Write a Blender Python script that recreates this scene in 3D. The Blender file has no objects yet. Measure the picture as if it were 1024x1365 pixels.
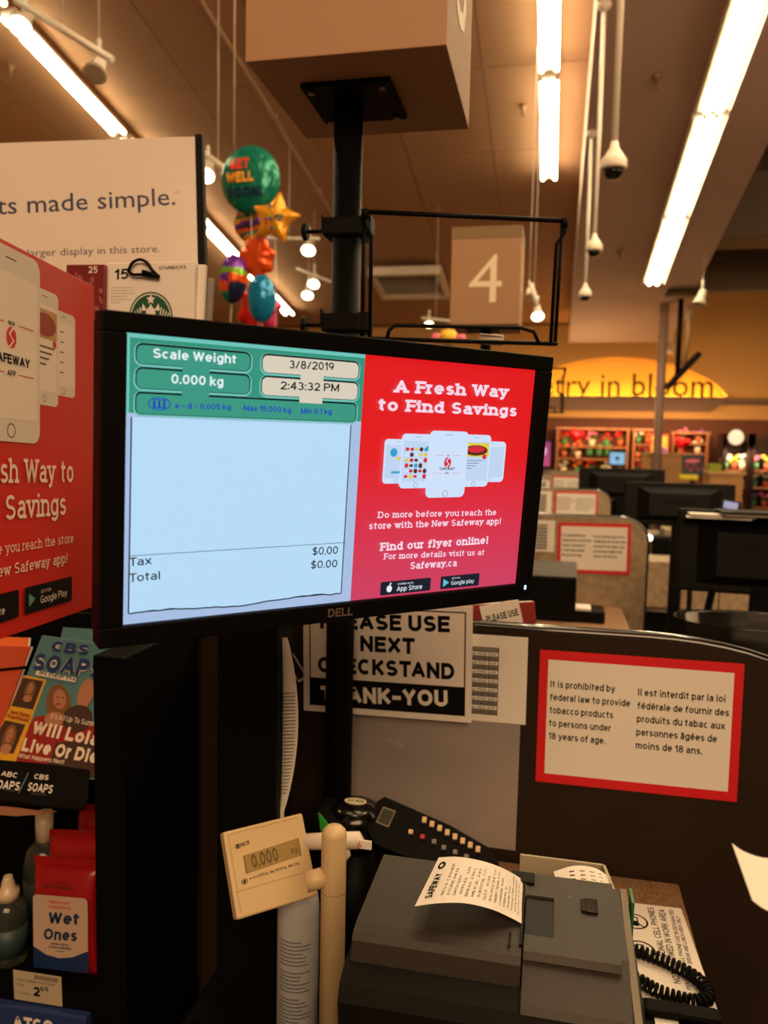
import bpy, bmesh, math, random
from mathutils import Matrix, Vector
random.seed(7)
C = bpy.context.scene.collection
R = math.radians

# ---------------------------------------------------------------- camera
F = 1050.0
CAMM = Matrix.Translation((0, 0, 1.6)) @ Matrix.Rotation(R(12), 4, 'Z') @ Matrix.Rotation(R(85), 4, 'X') @ Matrix.Rotation(R(1.2), 4, 'Z')
cd = bpy.data.cameras.new('camera')
cam = bpy.data.objects.new('camera', cd)
C.objects.link(cam)
cam.matrix_world = CAMM
cd.sensor_fit = 'HORIZONTAL'
cd.sensor_width = 36
cd.lens = F / 1024 * 36
cd.clip_start = .02
cd.clip_end = 200
cd.dof.use_dof = True
cd.dof.focus_distance = .95
cd.dof.aperture_fstop = 7.5
bpy.context.scene.camera = cam
# ---------------------------------------------------------------- light
w = bpy.data.worlds.new('world')
bpy.context.scene.world = w
w.use_nodes = True
w.node_tree.nodes['Background'].inputs[0].default_value = (1, .58, .31, 1)
w.node_tree.nodes['Background'].inputs[1].default_value = .13
vs = bpy.context.scene.view_settings
vs.view_transform = 'Standard'
vs.look = 'None'
vs.exposure = 0
vs.gamma = 1
vs.use_curve_mapping = False


def area(name, loc, aim, sx, sy, power, col=(1, .63, .34)):
    l = bpy.data.lights.new(name, 'AREA')
    l.shape = 'RECTANGLE'
    l.size, l.size_y, l.energy, l.color = sx, sy, power, col
    o = bpy.data.objects.new(name, l)
    C.objects.link(o)
    o.location = loc
    o.rotation_euler = (Vector(aim) - Vector(loc)).to_track_quat('-Z', 'Y').to_euler()
    return o


area('store_lights_behind', (1.5, -4.5, 5.2), (-.2, 2, 1.2), 5, 3, 430)
area('store_lights_overhead', (-.5, 2.2, 6.3), (-.3, 2.4, 0), 3, 4, 120)
area('store_lights_lanes', (3.5, 4.5, 5.0), (0.8, 7, 0.8), 3, 5, 260)
for x_ in (0.5, 4.5):  # added point lights without fixtures, brightening the floral wall and soffit end
    pl_ = bpy.data.lights.new('floral_fill', 'POINT')
    pl_.energy, pl_.color, pl_.shadow_soft_size = 62, (1, .6, .27), .4
    po2 = bpy.data.objects.new('floral_fill', pl_)
    C.objects.link(po2)
    po2.location = (x_, 16.6, 2.5)

# ---------------------------------------------------------------- materials


def lin(c):
    return tuple((x / 255 / 12.92 if x / 255 < .04045 else ((x / 255 + .055) / 1.055) ** 2.4) for x in c) + (1,)


MC = {}


def mat(name, col, rough=.6, metal=0, emit=0, noise=0, scale=30, alpha=None, trans=0, bump=0, clear=0):
    if name in MC:
        return MC[name]
    m = bpy.data.materials.new(name)
    m.use_nodes = True
    nt = m.node_tree
    b = nt.nodes['Principled BSDF']
    c = lin(col)
    b.inputs['Base Color'].default_value = c
    b.inputs['Roughness'].default_value = rough
    b.inputs['Metallic'].default_value = metal
    b.inputs['Coat Weight'].default_value = clear
    b.inputs['Specular IOR Level'].default_value = .5 if sum(col) > 120 or clear or rough < .3 else .1
    if trans:
        b.inputs['Transmission Weight'].default_value = trans
    if emit:
        b.inputs['Emission Color'].default_value = c
        b.inputs['Emission Strength'].default_value = emit
        b.inputs['Base Color'].default_value = (0, 0, 0, 1)
    if noise or bump:
        tc = nt.nodes.new('ShaderNodeTexCoord')
        n = nt.nodes.new('ShaderNodeTexNoise')
        n.inputs['Scale'].default_value = scale
        n.inputs['Detail'].default_value = 5
        nt.links.new(tc.outputs['Object'], n.inputs['Vector'])
        if noise:
            r = nt.nodes.new('ShaderNodeValToRGB')
            r.color_ramp.elements[0].position = .3
            r.color_ramp.elements[1].position = .7
            r.color_ramp.elements[0].color = tuple(v * (1 - noise) for v in c[:3]) + (1,)
            r.color_ramp.elements[1].color = tuple(min(1, v * (1 + noise)) for v in c[:3]) + (1,)
            nt.links.new(n.outputs['Fac'], r.inputs['Fac'])
            nt.links.new(r.outputs['Color'], b.inputs['Base Color'])
        if bump:
            bp = nt.nodes.new('ShaderNodeBump')
            bp.inputs['Strength'].default_value = bump
            bp.inputs['Distance'].default_value = .002
            nt.links.new(n.outputs['Fac'], bp.inputs['Height'])
            nt.links.new(bp.outputs['Normal'], b.inputs['Normal'])
    MC[name] = m
    return m


def screen_grad(name, top, bot, z0, z1):
    """a lit screen whose picture runs from one colour to another"""
    m = bpy.data.materials.new(name)
    m.use_nodes = True
    nt = m.node_tree
    b = nt.nodes['Principled BSDF']
    b.inputs['Base Color'].default_value = (0, 0, 0, 1)
    b.inputs['Roughness'].default_value = .5
    tc = nt.nodes.new('ShaderNodeTexCoord')
    sp = nt.nodes.new('ShaderNodeSeparateXYZ')
    mr = nt.nodes.new('ShaderNodeMapRange')
    mr.inputs[1].default_value = z0
    mr.inputs[2].default_value = z1
    r = nt.nodes.new('ShaderNodeValToRGB')
    r.color_ramp.elements[0].color = lin(bot)
    r.color_ramp.elements[1].color = lin(top)
    nt.links.new(tc.outputs['Object'], sp.inputs[0])
    nt.links.new(sp.outputs['Z'], mr.inputs[0])
    nt.links.new(mr.outputs[0], r.inputs['Fac'])
    nt.links.new(r.outputs['Color'], b.inputs['Emission Color'])
    b.inputs['Emission Strength'].default_value = 1
    MC[name] = m
    return m


BLACK = mat('black_plastic', (8, 8, 8), .5)
BLK2 = mat('black_painted_metal', (7, 7, 7), .55)
GLOSSB = mat('glossy_black', (8, 8, 8), .15)
INK = mat('black_ink', (15, 14, 14), .7)
PAPER = mat('white_paper', (225, 222, 214), .6)
PAPER2 = mat('laminated_paper', (214, 210, 204), .25, clear=.5)
CARD = mat('white_card', (232, 226, 220), .45)
REDI = mat('red_ink', (205, 22, 28), .5)
POST = mat('poster_red', (205, 38, 30), .42, noise=.05, scale=3)
BEIGE = mat('beige_plastic', (200, 176, 134), .45)
GREYP = mat('charcoal_plastic', (46, 41, 35), .6, bump=.15, scale=900)
WHITE = mat('white_enamel', (225, 215, 200), .4)
TUBE = mat('fluorescent_tube', (255, 234, 186), emit=38)
STONE = mat('speckled_laminate', (150, 132, 106), .55, noise=.28, scale=22)
CORK = mat('brown_speckled_counter', (128, 98, 70), .6, noise=.45, scale=220)
TAN = mat('tan_signboard', (168, 130, 96), .6)
TAN2 = mat('tan_signboard_band', (128, 106, 70), .6)
CEIL = mat('ceiling_paint', (172, 130, 96), .8, noise=.05, scale=.6)
SOFF = mat('soffit_paint', (205, 176, 164), .75)
WOOD = mat('floral_wood', (140, 86, 46), .55, noise=.3, scale=4)
GLASS = mat('clear_plastic', (230, 235, 235), .08, trans=1)

# ---------------------------------------------------------------- mesh builder


class MB:
    def __init__(s):
        s.bm = bmesh.new()
        s.mats = []

    def mi(s, m):
        if m not in s.mats:
            s.mats.append(m)
        return s.mats.index(m)

    def face(s, pts, m, smooth=False):
        try:
            f = s.bm.faces.new([s.bm.verts.new(p) for p in pts])
            f.material_index = s.mi(m)
            f.smooth = smooth
        except ValueError:
            pass

    def box(s, c, d, m, bev=0, M=None, seg=2):
        T = (M or Matrix()) @ Matrix.Translation(c) @ Matrix.Diagonal((d[0], d[1], d[2], 1))
        r = bmesh.ops.create_cube(s.bm, size=1, matrix=T)
        vs_ = set(r['verts'])
        fs = {f for v in vs_ for f in v.link_faces}
        if bev:
            es = {e for v in vs_ for e in v.link_edges}
            q = bmesh.ops.bevel(s.bm, geom=list(es), offset=bev, segments=seg, affect='EDGES', profile=.5)
            fs = {f for f in fs if f.is_valid} | set(q['faces'])
        k = s.mi(m)
        for f in fs:
            f.material_index = k
        return s

    def prism(s, pts, a, b, m, axis='y', M=None):
        """outline pts (2-D) swept from a to b along an axis: y -> (x,z), x -> (y,z), z -> (x,y)"""
        def P(p, t):
            v = {'y': (p[0], t, p[1]), 'x': (t, p[0], p[1]), 'z': (p[0], p[1], t)}[axis]
            return (M @ Vector(v)) if M else v
        A = [s.bm.verts.new(P(p, a)) for p in pts]
        B = [s.bm.verts.new(P(p, b)) for p in pts]
        k = s.mi(m)
        n = len(pts)
        fs = [s.bm.faces.new(A), s.bm.faces.new(B[::-1])]
        for i in range(n):
            fs.append(s.bm.faces.new((A[i], B[i], B[(i + 1) % n], A[(i + 1) % n])))
        for f in fs:
            f.material_index = k
        bmesh.ops.recalc_face_normals(s.bm, faces=fs)
        return s

    def tube(s, pts, r, m, n=10, cap=True, closed=False):
        pts = [Vector(p) for p in pts]
        k = s.mi(m)
        rings = []
        N = len(pts)
        up = None
        for i, p in enumerate(pts):
            if closed:
                d = pts[(i + 1) % N] - pts[i - 1]
            else:
                d = pts[min(i + 1, N - 1)] - pts[max(i - 1, 0)]
            d.normalize()
            if up is None:
                up = Vector((0, 0, 1)) if abs(d.z) < .9 else Vector((1, 0, 0))
            u = (up - d * up.dot(d))
            if u.length < 1e-5:
                u = d.orthogonal()
            u.normalize()
            up = u
            v = d.cross(u)
            rr = r[i] if isinstance(r, (list, tuple)) else r
            rings.append([s.bm.verts.new(p + (u * math.cos(2 * math.pi * j / n) + v * math.sin(2 * math.pi * j / n)) * rr) for j in range(n)])
        rg = range(N if closed else N - 1)
        for i in rg:
            a, b = rings[i], rings[(i + 1) % N]
            for j in range(n):
                f = s.bm.faces.new((a[j], a[(j + 1) % n], b[(j + 1) % n], b[j]))
                f.smooth = True
                f.material_index = k
        if cap and not closed:
            for q in (rings[0][::-1], rings[-1]):
                s.bm.faces.new(q).material_index = k
        return s

    def lathe(s, prof, m, n=24, M=None, sx=1, sy=1, cap=True):
        """prof: list of (radius, z), local axis z"""
        k = s.mi(m)
        rings = []
        for r, z in prof:
            ring = []
            for j in range(n):
                a = 2 * math.pi * j / n
                v = Vector((max(r, 1e-5) * math.cos(a) * sx, max(r, 1e-5) * math.sin(a) * sy, z))
                ring.append(s.bm.verts.new((M @ v) if M else v))
            rings.append(ring)
        for a, b in zip(rings, rings[1:]):
            for j in range(n):
                f = s.bm.faces.new((a[j], a[(j + 1) % n], b[(j + 1) % n], b[j]))
                f.smooth = True
                f.material_index = k
        for q in (rings[0][::-1], rings[-1]) if cap else ():
            s.bm.faces.new(q).material_index = k
        return s

    def build(s, name, parent=None, M=None):
        me = bpy.data.meshes.new(name)
        s.bm.to_mesh(me)
        s.bm.free()
        for m in s.mats:
            me.materials.append(m)
        o = bpy.data.objects.new(name, me)
        C.objects.link(o)
        if parent:
            o.parent = parent
        if M is not None:
            o.matrix_local = M
        return o


def tag(o, label=None, cat=None, group=None, kind=None):
    if label:
        o['label'] = label
    if cat:
        o['category'] = cat
    if group:
        o['group'] = group
    if kind:
        o['kind'] = kind
    return o


def thing(name, label, cat, M=None, group=None):
    o = bpy.data.objects.new(name, None)
    o.empty_display_size = .05
    C.objects.link(o)
    if M is not None:
        o.matrix_world = M if isinstance(M, Matrix) else Matrix.Translation(M)
    return tag(o, label, cat, group)


def struct(o):
    o['kind'] = 'structure'
    return o


def pose(loc, yaw=0, pitch=0, roll=0):
    return Matrix.Translation(loc) @ Matrix.Rotation(R(yaw), 4, 'Z') @ Matrix.Rotation(R(pitch), 4, 'X') @ Matrix.Rotation(R(roll), 4, 'Y')


EYE = Vector((0, 0, 1.6))


def ray(x, y):
    return CAMM.to_3x3() @ Vector(((x - 512) / F, -(y - 682.5) / F, -1))


def onY(x, y, Y):
    r = ray(x, y)
    return EYE + r * (Y / r.y)


def onZ(x, y, Z):
    r = ray(x, y)
    return EYE + r * ((Z - 1.6) / r.z)


def onX(x, y, X):
    r = ray(x, y)
    return EYE + r * (X / r.x)


def onSlope(x, y, a, k=.178):
    r = ray(x, y)
    return EYE + r * ((a - 1.6) / (r.z + k * r.y))


# ---------------------------------------------------------------- print on flat faces
_TC = {}


def glyph(sv, bold):
    key = (sv, bold)
    if key not in _TC:
        cu = bpy.data.curves.new('t', 'FONT')
        cu.body = sv
        cu.size = 1
        cu.resolution_u = 2
        cu.offset = bold
        o = bpy.data.objects.new('t', cu)
        me = bpy.data.meshes.new_from_object(o)
        V = [tuple(v.co[:2]) for v in me.vertices]
        P = [tuple(p.vertices) for p in me.polygons]
        bpy.data.objects.remove(o)
        bpy.data.curves.remove(cu)
        bpy.data.meshes.remove(me)
        xs = [v[0] for v in V] or [0, 1]
        _TC[key] = (V, P, min(xs), max(xs))
    return _TC[key]



# ---------------------------------------------------------------- a plain stroke alphabet
GL = {
 'A': (.7, 'l 0 0 .35 1 .7 0;l .14 .3 .56 .3'), 'B': (.62, 'l 0 0 0 1;l 0 1 .38 1;l 0 .53 .38 .53;l 0 0 .38 0;a .38 .765 .2 .235 -90 90;a .38 .265 .24 .265 -90 90'),
 'C': (.66, 'a .36 .5 .36 .5 48 312'), 'D': (.66, 'l 0 0 0 1;l 0 1 .3 1;l 0 0 .3 0;a .3 .5 .36 .5 -90 90'),
 'E': (.52, 'l 0 0 0 1;l 0 1 .52 1;l 0 .52 .46 .52;l 0 0 .52 0'), 'F': (.48, 'l 0 0 0 1;l 0 1 .48 1;l 0 .5 .42 .5'),
 'G': (.7, 'a .36 .5 .36 .5 48 330;l .42 .44 .7 .44;l .7 .44 .7 .05'), 'H': (.62, 'l 0 0 0 1;l .62 0 .62 1;l 0 .52 .62 .52'), 'I': (0, 'l 0 0 0 1'),
 'J': (.44, 'l .44 1 .44 .25;a .22 .24 .22 .24 180 360'), 'K': (.6, 'l 0 0 0 1;l .58 1 0 .36;l .2 .56 .6 0'), 'L': (.48, 'l 0 0 0 1;l 0 0 .48 0'),
 'M': (.78, 'l 0 0 0 1;l .78 0 .78 1;l 0 1 .39 .05 .78 1'), 'N': (.62, 'l 0 0 0 1;l .62 0 .62 1;l 0 1 .62 0'), 'O': (.74, 'a .37 .5 .37 .5 0 360'),
 'P': (.58, 'l 0 0 0 1;l 0 1 .34 1;l 0 .46 .34 .46;a .34 .73 .24 .27 -90 90'), 'Q': (.74, 'a .37 .5 .37 .5 0 360;l .48 .22 .72 0'),
 'R': (.6, 'l 0 0 0 1;l 0 1 .36 1;l 0 .48 .36 .48;a .36 .74 .22 .26 -90 90;l .36 .48 .6 0'), 'S': (.58, 'a .3 .745 .27 .255 28 270;a .29 .245 .29 .245 90 -155'),
 'T': (.58, 'l 0 1 .58 1;l .29 0 .29 1'), 'U': (.6, 'l 0 1 0 .3;l .6 1 .6 .3;a .3 .3 .3 .3 180 360'), 'V': (.66, 'l 0 1 .33 0 .66 1'),
 'W': (.96, 'l 0 1 .24 0 .48 1 .72 0 .96 1'), 'X': (.6, 'l 0 0 .6 1;l 0 1 .6 0'), 'Y': (.62, 'l 0 1 .31 .42 .62 1;l .31 .42 .31 0'), 'Z': (.56, 'l 0 1 .56 1;l .56 1 0 0;l 0 0 .56 0'),
 'a': (.46, 'l .44 0 .44 .48;a .23 .5 .21 .22 0 155;a .2 .2 .2 .2 75 330;l .2 .4 .44 .42'), 'b': (.5, 'l 0 0 0 1;a .25 .36 .25 .36 0 360'), 'c': (.46, 'a .25 .36 .25 .36 50 310'),
 'd': (.5, 'l .5 0 .5 1;a .25 .36 .25 .36 0 360'), 'e': (.5, 'a .25 .36 .25 .36 0 318;l 0 .36 .5 .36'), 'f': (.3, 'l .1 0 .1 .8;a .3 .8 .2 .2 180 75;l 0 .66 .28 .66'),
 'g': (.5, 'a .25 .36 .25 .36 0 360;l .5 .72 .5 -.05;a .25 -.05 .25 .23 0 -150'), 'h': (.48, 'l 0 0 0 1;l .48 0 .48 .46;a .24 .46 .24 .26 0 180'),
 'i': (0, 'l 0 0 0 .64;d 0 1'), 'j': (.12, 'l .12 .64 .12 -.1;a 0 -.1 .12 .15 0 -80;d .12 1'), 'k': (.46, 'l 0 0 0 1;l .42 .7 0 .26;l .15 .4 .46 0'), 'l': (0, 'l 0 0 0 1'),
 'm': (.78, 'l 0 0 0 .72;a .195 .5 .195 .22 0 180;l .39 0 .39 .5;a .585 .5 .195 .22 0 180;l .78 0 .78 .5'), 'n': (.48, 'l 0 0 0 .72;l .48 0 .48 .46;a .24 .46 .24 .26 0 180'),
 'o': (.52, 'a .26 .36 .26 .36 0 360'), 'p': (.5, 'l 0 -.28 0 .72;a .25 .36 .25 .36 0 360'), 'q': (.5, 'l .5 -.28 .5 .72;a .25 .36 .25 .36 0 360'),
 'r': (.28, 'l 0 0 0 .72;a .24 .46 .24 .26 180 80'), 's': (.42, 'a .22 .54 .19 .18 28 270;a .21 .18 .21 .18 90 -155'), 't': (.28, 'l .1 .15 .1 .92;a .25 .15 .15 .15 180 275;l 0 .72 .26 .72'),
 'u': (.48, 'l 0 .72 0 .26;a .24 .26 .24 .26 180 360;l .48 0 .48 .72'), 'v': (.48, 'l 0 .72 .24 0 .48 .72'), 'w': (.74, 'l 0 .72 .185 0 .37 .72 .555 0 .74 .72'),
 'x': (.46, 'l 0 0 .46 .72;l 0 .72 .46 0'), 'y': (.5, 'l 0 .72 .25 .04;l .5 .72 .2 -.2;l .2 -.2 .06 -.27'), 'z': (.44, 'l 0 .72 .44 .72;l .44 .72 0 0;l 0 0 .44 0'),
 '0': (.54, 'a .27 .5 .27 .5 0 360'), '1': (.24, 'l .24 0 .24 1;l 0 .76 .24 1'), '2': (.52, 'a .26 .72 .26 .28 170 -38;l .46 .54 0 0;l 0 0 .52 0'),
 '3': (.52, 'a .25 .755 .23 .245 150 -90;a .25 .255 .27 .255 90 -150'), '4': (.56, 'l .42 0 .42 1;l .42 1 0 .28;l 0 .28 .56 .28'), '5': (.52, 'l .48 1 .08 1;l .08 1 .04 .5;a .25 .32 .27 .32 140 -145'),
 '6': (.54, 'a .27 .31 .27 .31 0 360;a .42 .4 .42 .6 178 108'), '7': (.52, 'l 0 1 .52 1;l .52 1 .15 0'), '8': (.54, 'a .27 .76 .22 .24 0 360;a .27 .26 .27 .26 0 360'),
 '9': (.54, 'a .27 .69 .27 .31 0 360;a .12 .6 .42 .6 -2 -72'), '.': (0, 'd 0 0'), ',': (.05, 'l .05 .04 0 -.12'), ':': (0, 'd 0 .05;d 0 .65'), '-': (.32, 'l 0 .4 .32 .4'),
 '/': (.36, 'l 0 0 .36 1'), '!': (0, 'l 0 .35 0 1;d 0 0'), "'": (0, 'l 0 .8 0 1'), '=': (.42, 'l 0 .28 .42 .28;l 0 .56 .42 .56'), '?': (.44, 'a .22 .76 .22 .24 165 -60;l .3 .5 .22 .3;d .22 0'),
 '$': (.56, 'a .29 .72 .25 .22 28 270;a .28 .26 .28 .24 90 -155;l .28 -.08 .28 1.08')}
GL['\u00e9'] = (.5, GL['e'][1] + ';l .22 .9 .34 1.02')
GL['\u00e2'] = (.46, GL['a'][1] + ';l .1 .9 .22 1.02 .34 .9')
SL = {'A': '0,0 .7,0', 'F': '0,0 -0,1', 'r': '0,0 -0,.72', 'h': '0,0 .48,0 -0,1', 'W': '0,1 .96,1', 'a': '+.44,0', 'y': '0,.72 .5,.72', 'i': '0,0 -0,.72', 'n': '0,0 .48,0 -0,.72',
      'd': '+.5,0 -.5,1', 'v': '0,.72 .48,.72', 'D': '-0,0 -0,1', 'm': '0,0 .39,0 .78,0 -0,.72', 'b': '-0,1', 'f': '.1,0', 'u': '-0,.72 -.48,.72 +.48,0', 'w': '0,.72 .74,.72', 'N': '0,0 -0,1 .62,1',
      'p': '0,-.28 -0,.72', 'l': '0,0 -0,1', 'x': '0,0 .46,0 0,.72 .46,.72', 'S': '', 'q': '.5,-.28', 't': ''}


def strokes(sv, wt, slab_=False):
    key = ('stroke', sv, wt, slab_)
    if key in _TC:
        return _TC[key]
    V, P, LV = [], [], []
    sc = 1 - wt
    x = 0.0

    def quad(ax, ay, bx, by, e0, e1):
        dx, dy = bx - ax, by - ay
        l = math.hypot(dx, dy) or 1e-6
        dx, dy = dx / l, dy / l
        ax, ay, bx, by = ax - dx * e0, ay - dy * e0, bx + dx * e1, by + dy * e1
        nx, ny = -dy * wt / 2, dx * wt / 2
        k = len(V)
        V.extend([(ax - nx, ay - ny), (bx - nx, by - ny), (bx + nx, by + ny), (ax + nx, ay + ny)])
        P.append((k, k + 1, k + 2, k + 3))

    def disc(cx, cy, r):
        k = len(V)
        V.extend([(cx + r * math.cos(math.pi * i / 4 + .39), cy + r * math.sin(math.pi * i / 4 + .39)) for i in range(8)])
        P.append(tuple(range(k, k + 8)))
    def mark():
        LV.append(len(V))
    for ch in sv:
        if ch == ' ':
            x += (.40 if slab_ else .27) + wt * .3
            continue
        W_, d = GL.get(ch, GL['-'])
        if ch in 'ilI!':
            x += .04
        def T(px_, py_):
            return (x + wt / 2 + px_, wt / 2 + py_ * sc)
        for st_ in d.split(';'):
            mark()
            q = st_.split()
            v = [float(n) for n in q[1:]]
            if q[0] == 'd':
                a_, b_ = T(v[0], v[1])
                k = len(V)
                h = wt * .58
                V.extend([(a_ - h, b_ - wt / 2), (a_ + h, b_ - wt / 2), (a_ + h, b_ + wt / 2), (a_ - h, b_ + wt / 2)])
                P.append((k, k + 1, k + 2, k + 3))
            elif q[0] == 'l':
                pts = [T(v[i], v[i + 1]) for i in range(0, len(v), 2)]
                for i in range(len(pts) - 1):
                    vert = abs(pts[i][0] - pts[i + 1][0]) < 1e-6 or abs(pts[i][1] - pts[i + 1][1]) < 1e-6
                    e = wt / 2 if vert else wt * .3
                    quad(*pts[i], *pts[i + 1], e if i == 0 else 0, e if i == len(pts) - 2 else 0)
                    if i:
                        disc(*pts[i], wt / 2)
            else:
                cx, cy, rx, ry, a0, a1 = v
                n = max(3, int(abs(a1 - a0) / 26))
                pi_, po_ = [], []
                for i in range(n + 1):
                    a = math.radians(a0 + (a1 - a0) * i / n)
                    mx, my = T(cx, cy)
                    ca, sa = math.cos(a), math.sin(a)
                    po_.append((mx + (rx + wt / 2) * ca, my + (ry * sc + wt / 2) * sa))
                    pi_.append((mx + max(rx - wt / 2, .01) * ca, my + max(ry * sc - wt / 2, .01) * sa))
                k = len(V)
                V.extend(po_ + pi_)
                for i in range(n):
                    P.append((k + i, k + i + 1, k + n + 2 + i, k + n + 1 + i))
        if slab_:
            sw_ = wt * .9
            for tk in SL.get(ch, '').split():
                mark()
                sx_, sy_ = tk.split(',')
                l_, r_ = wt / 2 + .11, wt / 2 + .11
                if sx_[0] == '-':
                    r_ = 0
                if sx_[0] == '+':
                    l_ = 0
                a_, b_ = T(abs(float(sx_)), float(sy_))
                k = len(V)
                V.extend([(a_ - l_, b_ - sw_ / 2), (a_ + r_, b_ - sw_ / 2), (a_ + r_, b_ + sw_ / 2), (a_ - l_, b_ + sw_ / 2)])
                P.append((k, k + 1, k + 2, k + 3))
        x += (.04 if ch in 'ilI!' else -.09 if ch in 'FTr' else 0)
        x += W_ + wt + (.115 if not slab_ else .15)
    LV.append(len(V))
    V = [(V[i][0] * .7, V[i][1] * .7, n_ % 24) for n_ in range(len(LV) - 1) for i in range(LV[n_], LV[n_ + 1])]
    xs = [v[0] for v in V]
    _TC[key] = (V, P, min(xs), max(xs))
    return _TC[key]


def pick(sv, bold, serif, font):
    if font == 'hum':
        return glyph(sv, bold)
    return strokes(sv, round(.115 + bold * 2.4, 3), serif)


class Print:
    """flat print on a face whose local frame is x right, z up, looking along -y"""

    def __init__(s, M, y=0, eps=.00015):
        s.M = M
        s.y = y
        s.eps = eps
        s.mb = MB()
        s.lay = 1

    def loc(s, x, y):
        Mi = s.M.inverted()
        o = Mi @ EYE
        d = Mi.to_3x3() @ ray(x, y)
        t = (s.y - o.y) / d.y
        p = o + d * t
        return Vector((p.x, p.z))

    def up(s, n=1):
        s.lay += n
        return s

    def poly(s, pts, m, px=False):
        if px:
            pts = [s.loc(*p) for p in pts]
        yy = s.y - s.lay * s.eps
        s.pn = getattr(s, 'pn', 0) + 1
        yy -= (s.pn % 24) * s.eps * .04
        s.mb.face([(p[0], yy, p[1]) for p in pts], m)
        return s

    def rect(s, x0, z0, x1, z1, m):
        return s.poly([(x0, z0), (x1, z0), (x1, z1), (x0, z1)], m)

    def rr(s, x0, z0, x1, z1, r, m, n=5, quad=None):
        pts = []
        for cx, cz, a0 in ((x1 - r, z0 + r, -90), (x1 - r, z1 - r, 0), (x0 + r, z1 - r, 90), (x0 + r, z0 + r, 180)):
            for i in range(n + 1):
                a = R(a0 + 90 * i / n)
                pts.append((cx + r * math.cos(a), cz + r * math.sin(a)))
        return s.poly(pts, m)

    def ell(s, cx, cz, rx, rz, m, n=20, a=0, hole=0):
        ca, sa = math.cos(a), math.sin(a)
        def q(t, k):
            u, v = rx * k * math.cos(t), rz * k * math.sin(t)
            return (cx + u * ca - v * sa, cz + u * sa + v * ca)
        if hole:
            for i in range(n):
                t0, t1 = 2 * math.pi * i / n, 2 * math.pi * (i + 1) / n
                s.poly([q(t0, 1), q(t1, 1), q(t1, hole), q(t0, hole)], m)
            return s
        return s.poly([q(2 * math.pi * i / n, 1) for i in range(n)], m)

    def line(s, a, b, wd, m, px=False):
        if px:
            a, b = s.loc(*a), s.loc(*b)
        a, b = Vector(a), Vector(b)
        d = (b - a).normalized()
        n = Vector((-d.y, d.x)) * wd / 2
        return s.poly([a - n, b - n, b + n, a + n], m)

    def text(s, sv, a, b, h, m, px=False, bold=0, serif=False, slant=0, capz=.7, font='grot'):
        """baseline from a to b, capital height h"""
        if px:
            pa = Vector(a)
            h = (s.loc(pa[0], pa[1] - h) - s.loc(*pa)).length if not isinstance(px, str) else h
            a, b = s.loc(*a), s.loc(*b)
        a, b = Vector(a), Vector(b)
        V, P, x0, x1 = pick(sv, bold, serif, font)
        d = b - a
        L = d.length
        d.normalize()
        n = Vector((-d.y, d.x))
        kx = L / max(x1 - x0, 1e-6)
        kz = h / capz
        yy = s.y - s.lay * s.eps
        k = s.mb.mi(m)
        vv = []
        for q in V:
            vx, vy = q[0], q[1]
            p = a + d * ((vx - x0) * kx + slant * vy * kz) + n * (vy * kz)
            vv.append(s.mb.bm.verts.new((p.x, yy - (q[2] * s.eps * .04 if len(q) > 2 else 0), p.y)))
        for f in P:
            try:
                s.mb.bm.faces.new([vv[i] for i in f]).material_index = k
            except ValueError:
                pass
        return s

    def tw(s, sv, cx, z, h, m, asp=1, bold=0, serif=False, al='c', maxw=None, font='grot'):
        V, P, x0, x1 = pick(sv, bold, serif, font)
        wd = (x1 - x0) * h / .7 * asp
        if maxw and wd > maxw:
            wd = maxw
        xa = cx - wd / 2 if al == 'c' else (cx if al == 'l' else cx - wd)
        return s.text(sv, (xa, z), (xa + wd, z), h, m, bold=bold, serif=serif, font=font)

    def build(s, name, parent):
        bmesh.ops.recalc_face_normals(s.mb.bm, faces=[])
        for f in s.mb.bm.faces:
            f.normal_update()
            if f.normal.y > 0:
                f.normal_flip()
        return s.mb.build(name, parent)


def stroke_phone(P, x0, z0, x1, z1, white, scr, btn):
    """a phone drawn on a poster"""
    wd = x1 - x0
    h = z1 - z0
    P.rr(x0, z0, x1, z1, wd * .12, white)
    P.up()
    P.rect(x0 + wd * .06, z0 + h * .12, x1 - wd * .06, z1 - h * .13, scr)
    P.ell((x0 + x1) / 2, z0 + h * .058, wd * .07, wd * .07, btn, hole=.82)
    P.rr((x0 + x1) / 2 - wd * .09, z1 - h * .06, (x0 + x1) / 2 + wd * .09, z1 - h * .052, h * .003, btn)


def s_logo(P, cx, cz, r, red, white):
    P.ell(cx, cz, r * .82, r, red)
    P.up()
    P.poly([(cx + r * .55, cz + r * .95), (cx + r * .15, cz + r * .95), (cx - r * .45, cz + r * .25), (cx + r * .2, cz - r * .22),
            (cx - r * .05, cz - r * .5), (cx + r * .3, cz - r * .2), (cx - r * .22, cz + r * .3)], white)
    P.poly([(cx - r * .55, cz - r * .95), (cx - r * .15, cz - r * .95), (cx + r * .45, cz - r * .25), (cx - r * .2, cz + r * .22),
            (cx + r * .05, cz + r * .5), (cx - r * .3, cz + r * .2), (cx + r * .22, cz - r * .3)], white)
# ================================================================ SETTING
KS = .178


def ceil_z(Y, a):
    return a - KS * Y


fl = MB()
fl.box((1, 8, -.05), (24, 26, .1), mat('brown_floor', (62, 44, 32), .35, noise=.1, scale=2))
struct(fl.build('floor'))
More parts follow.
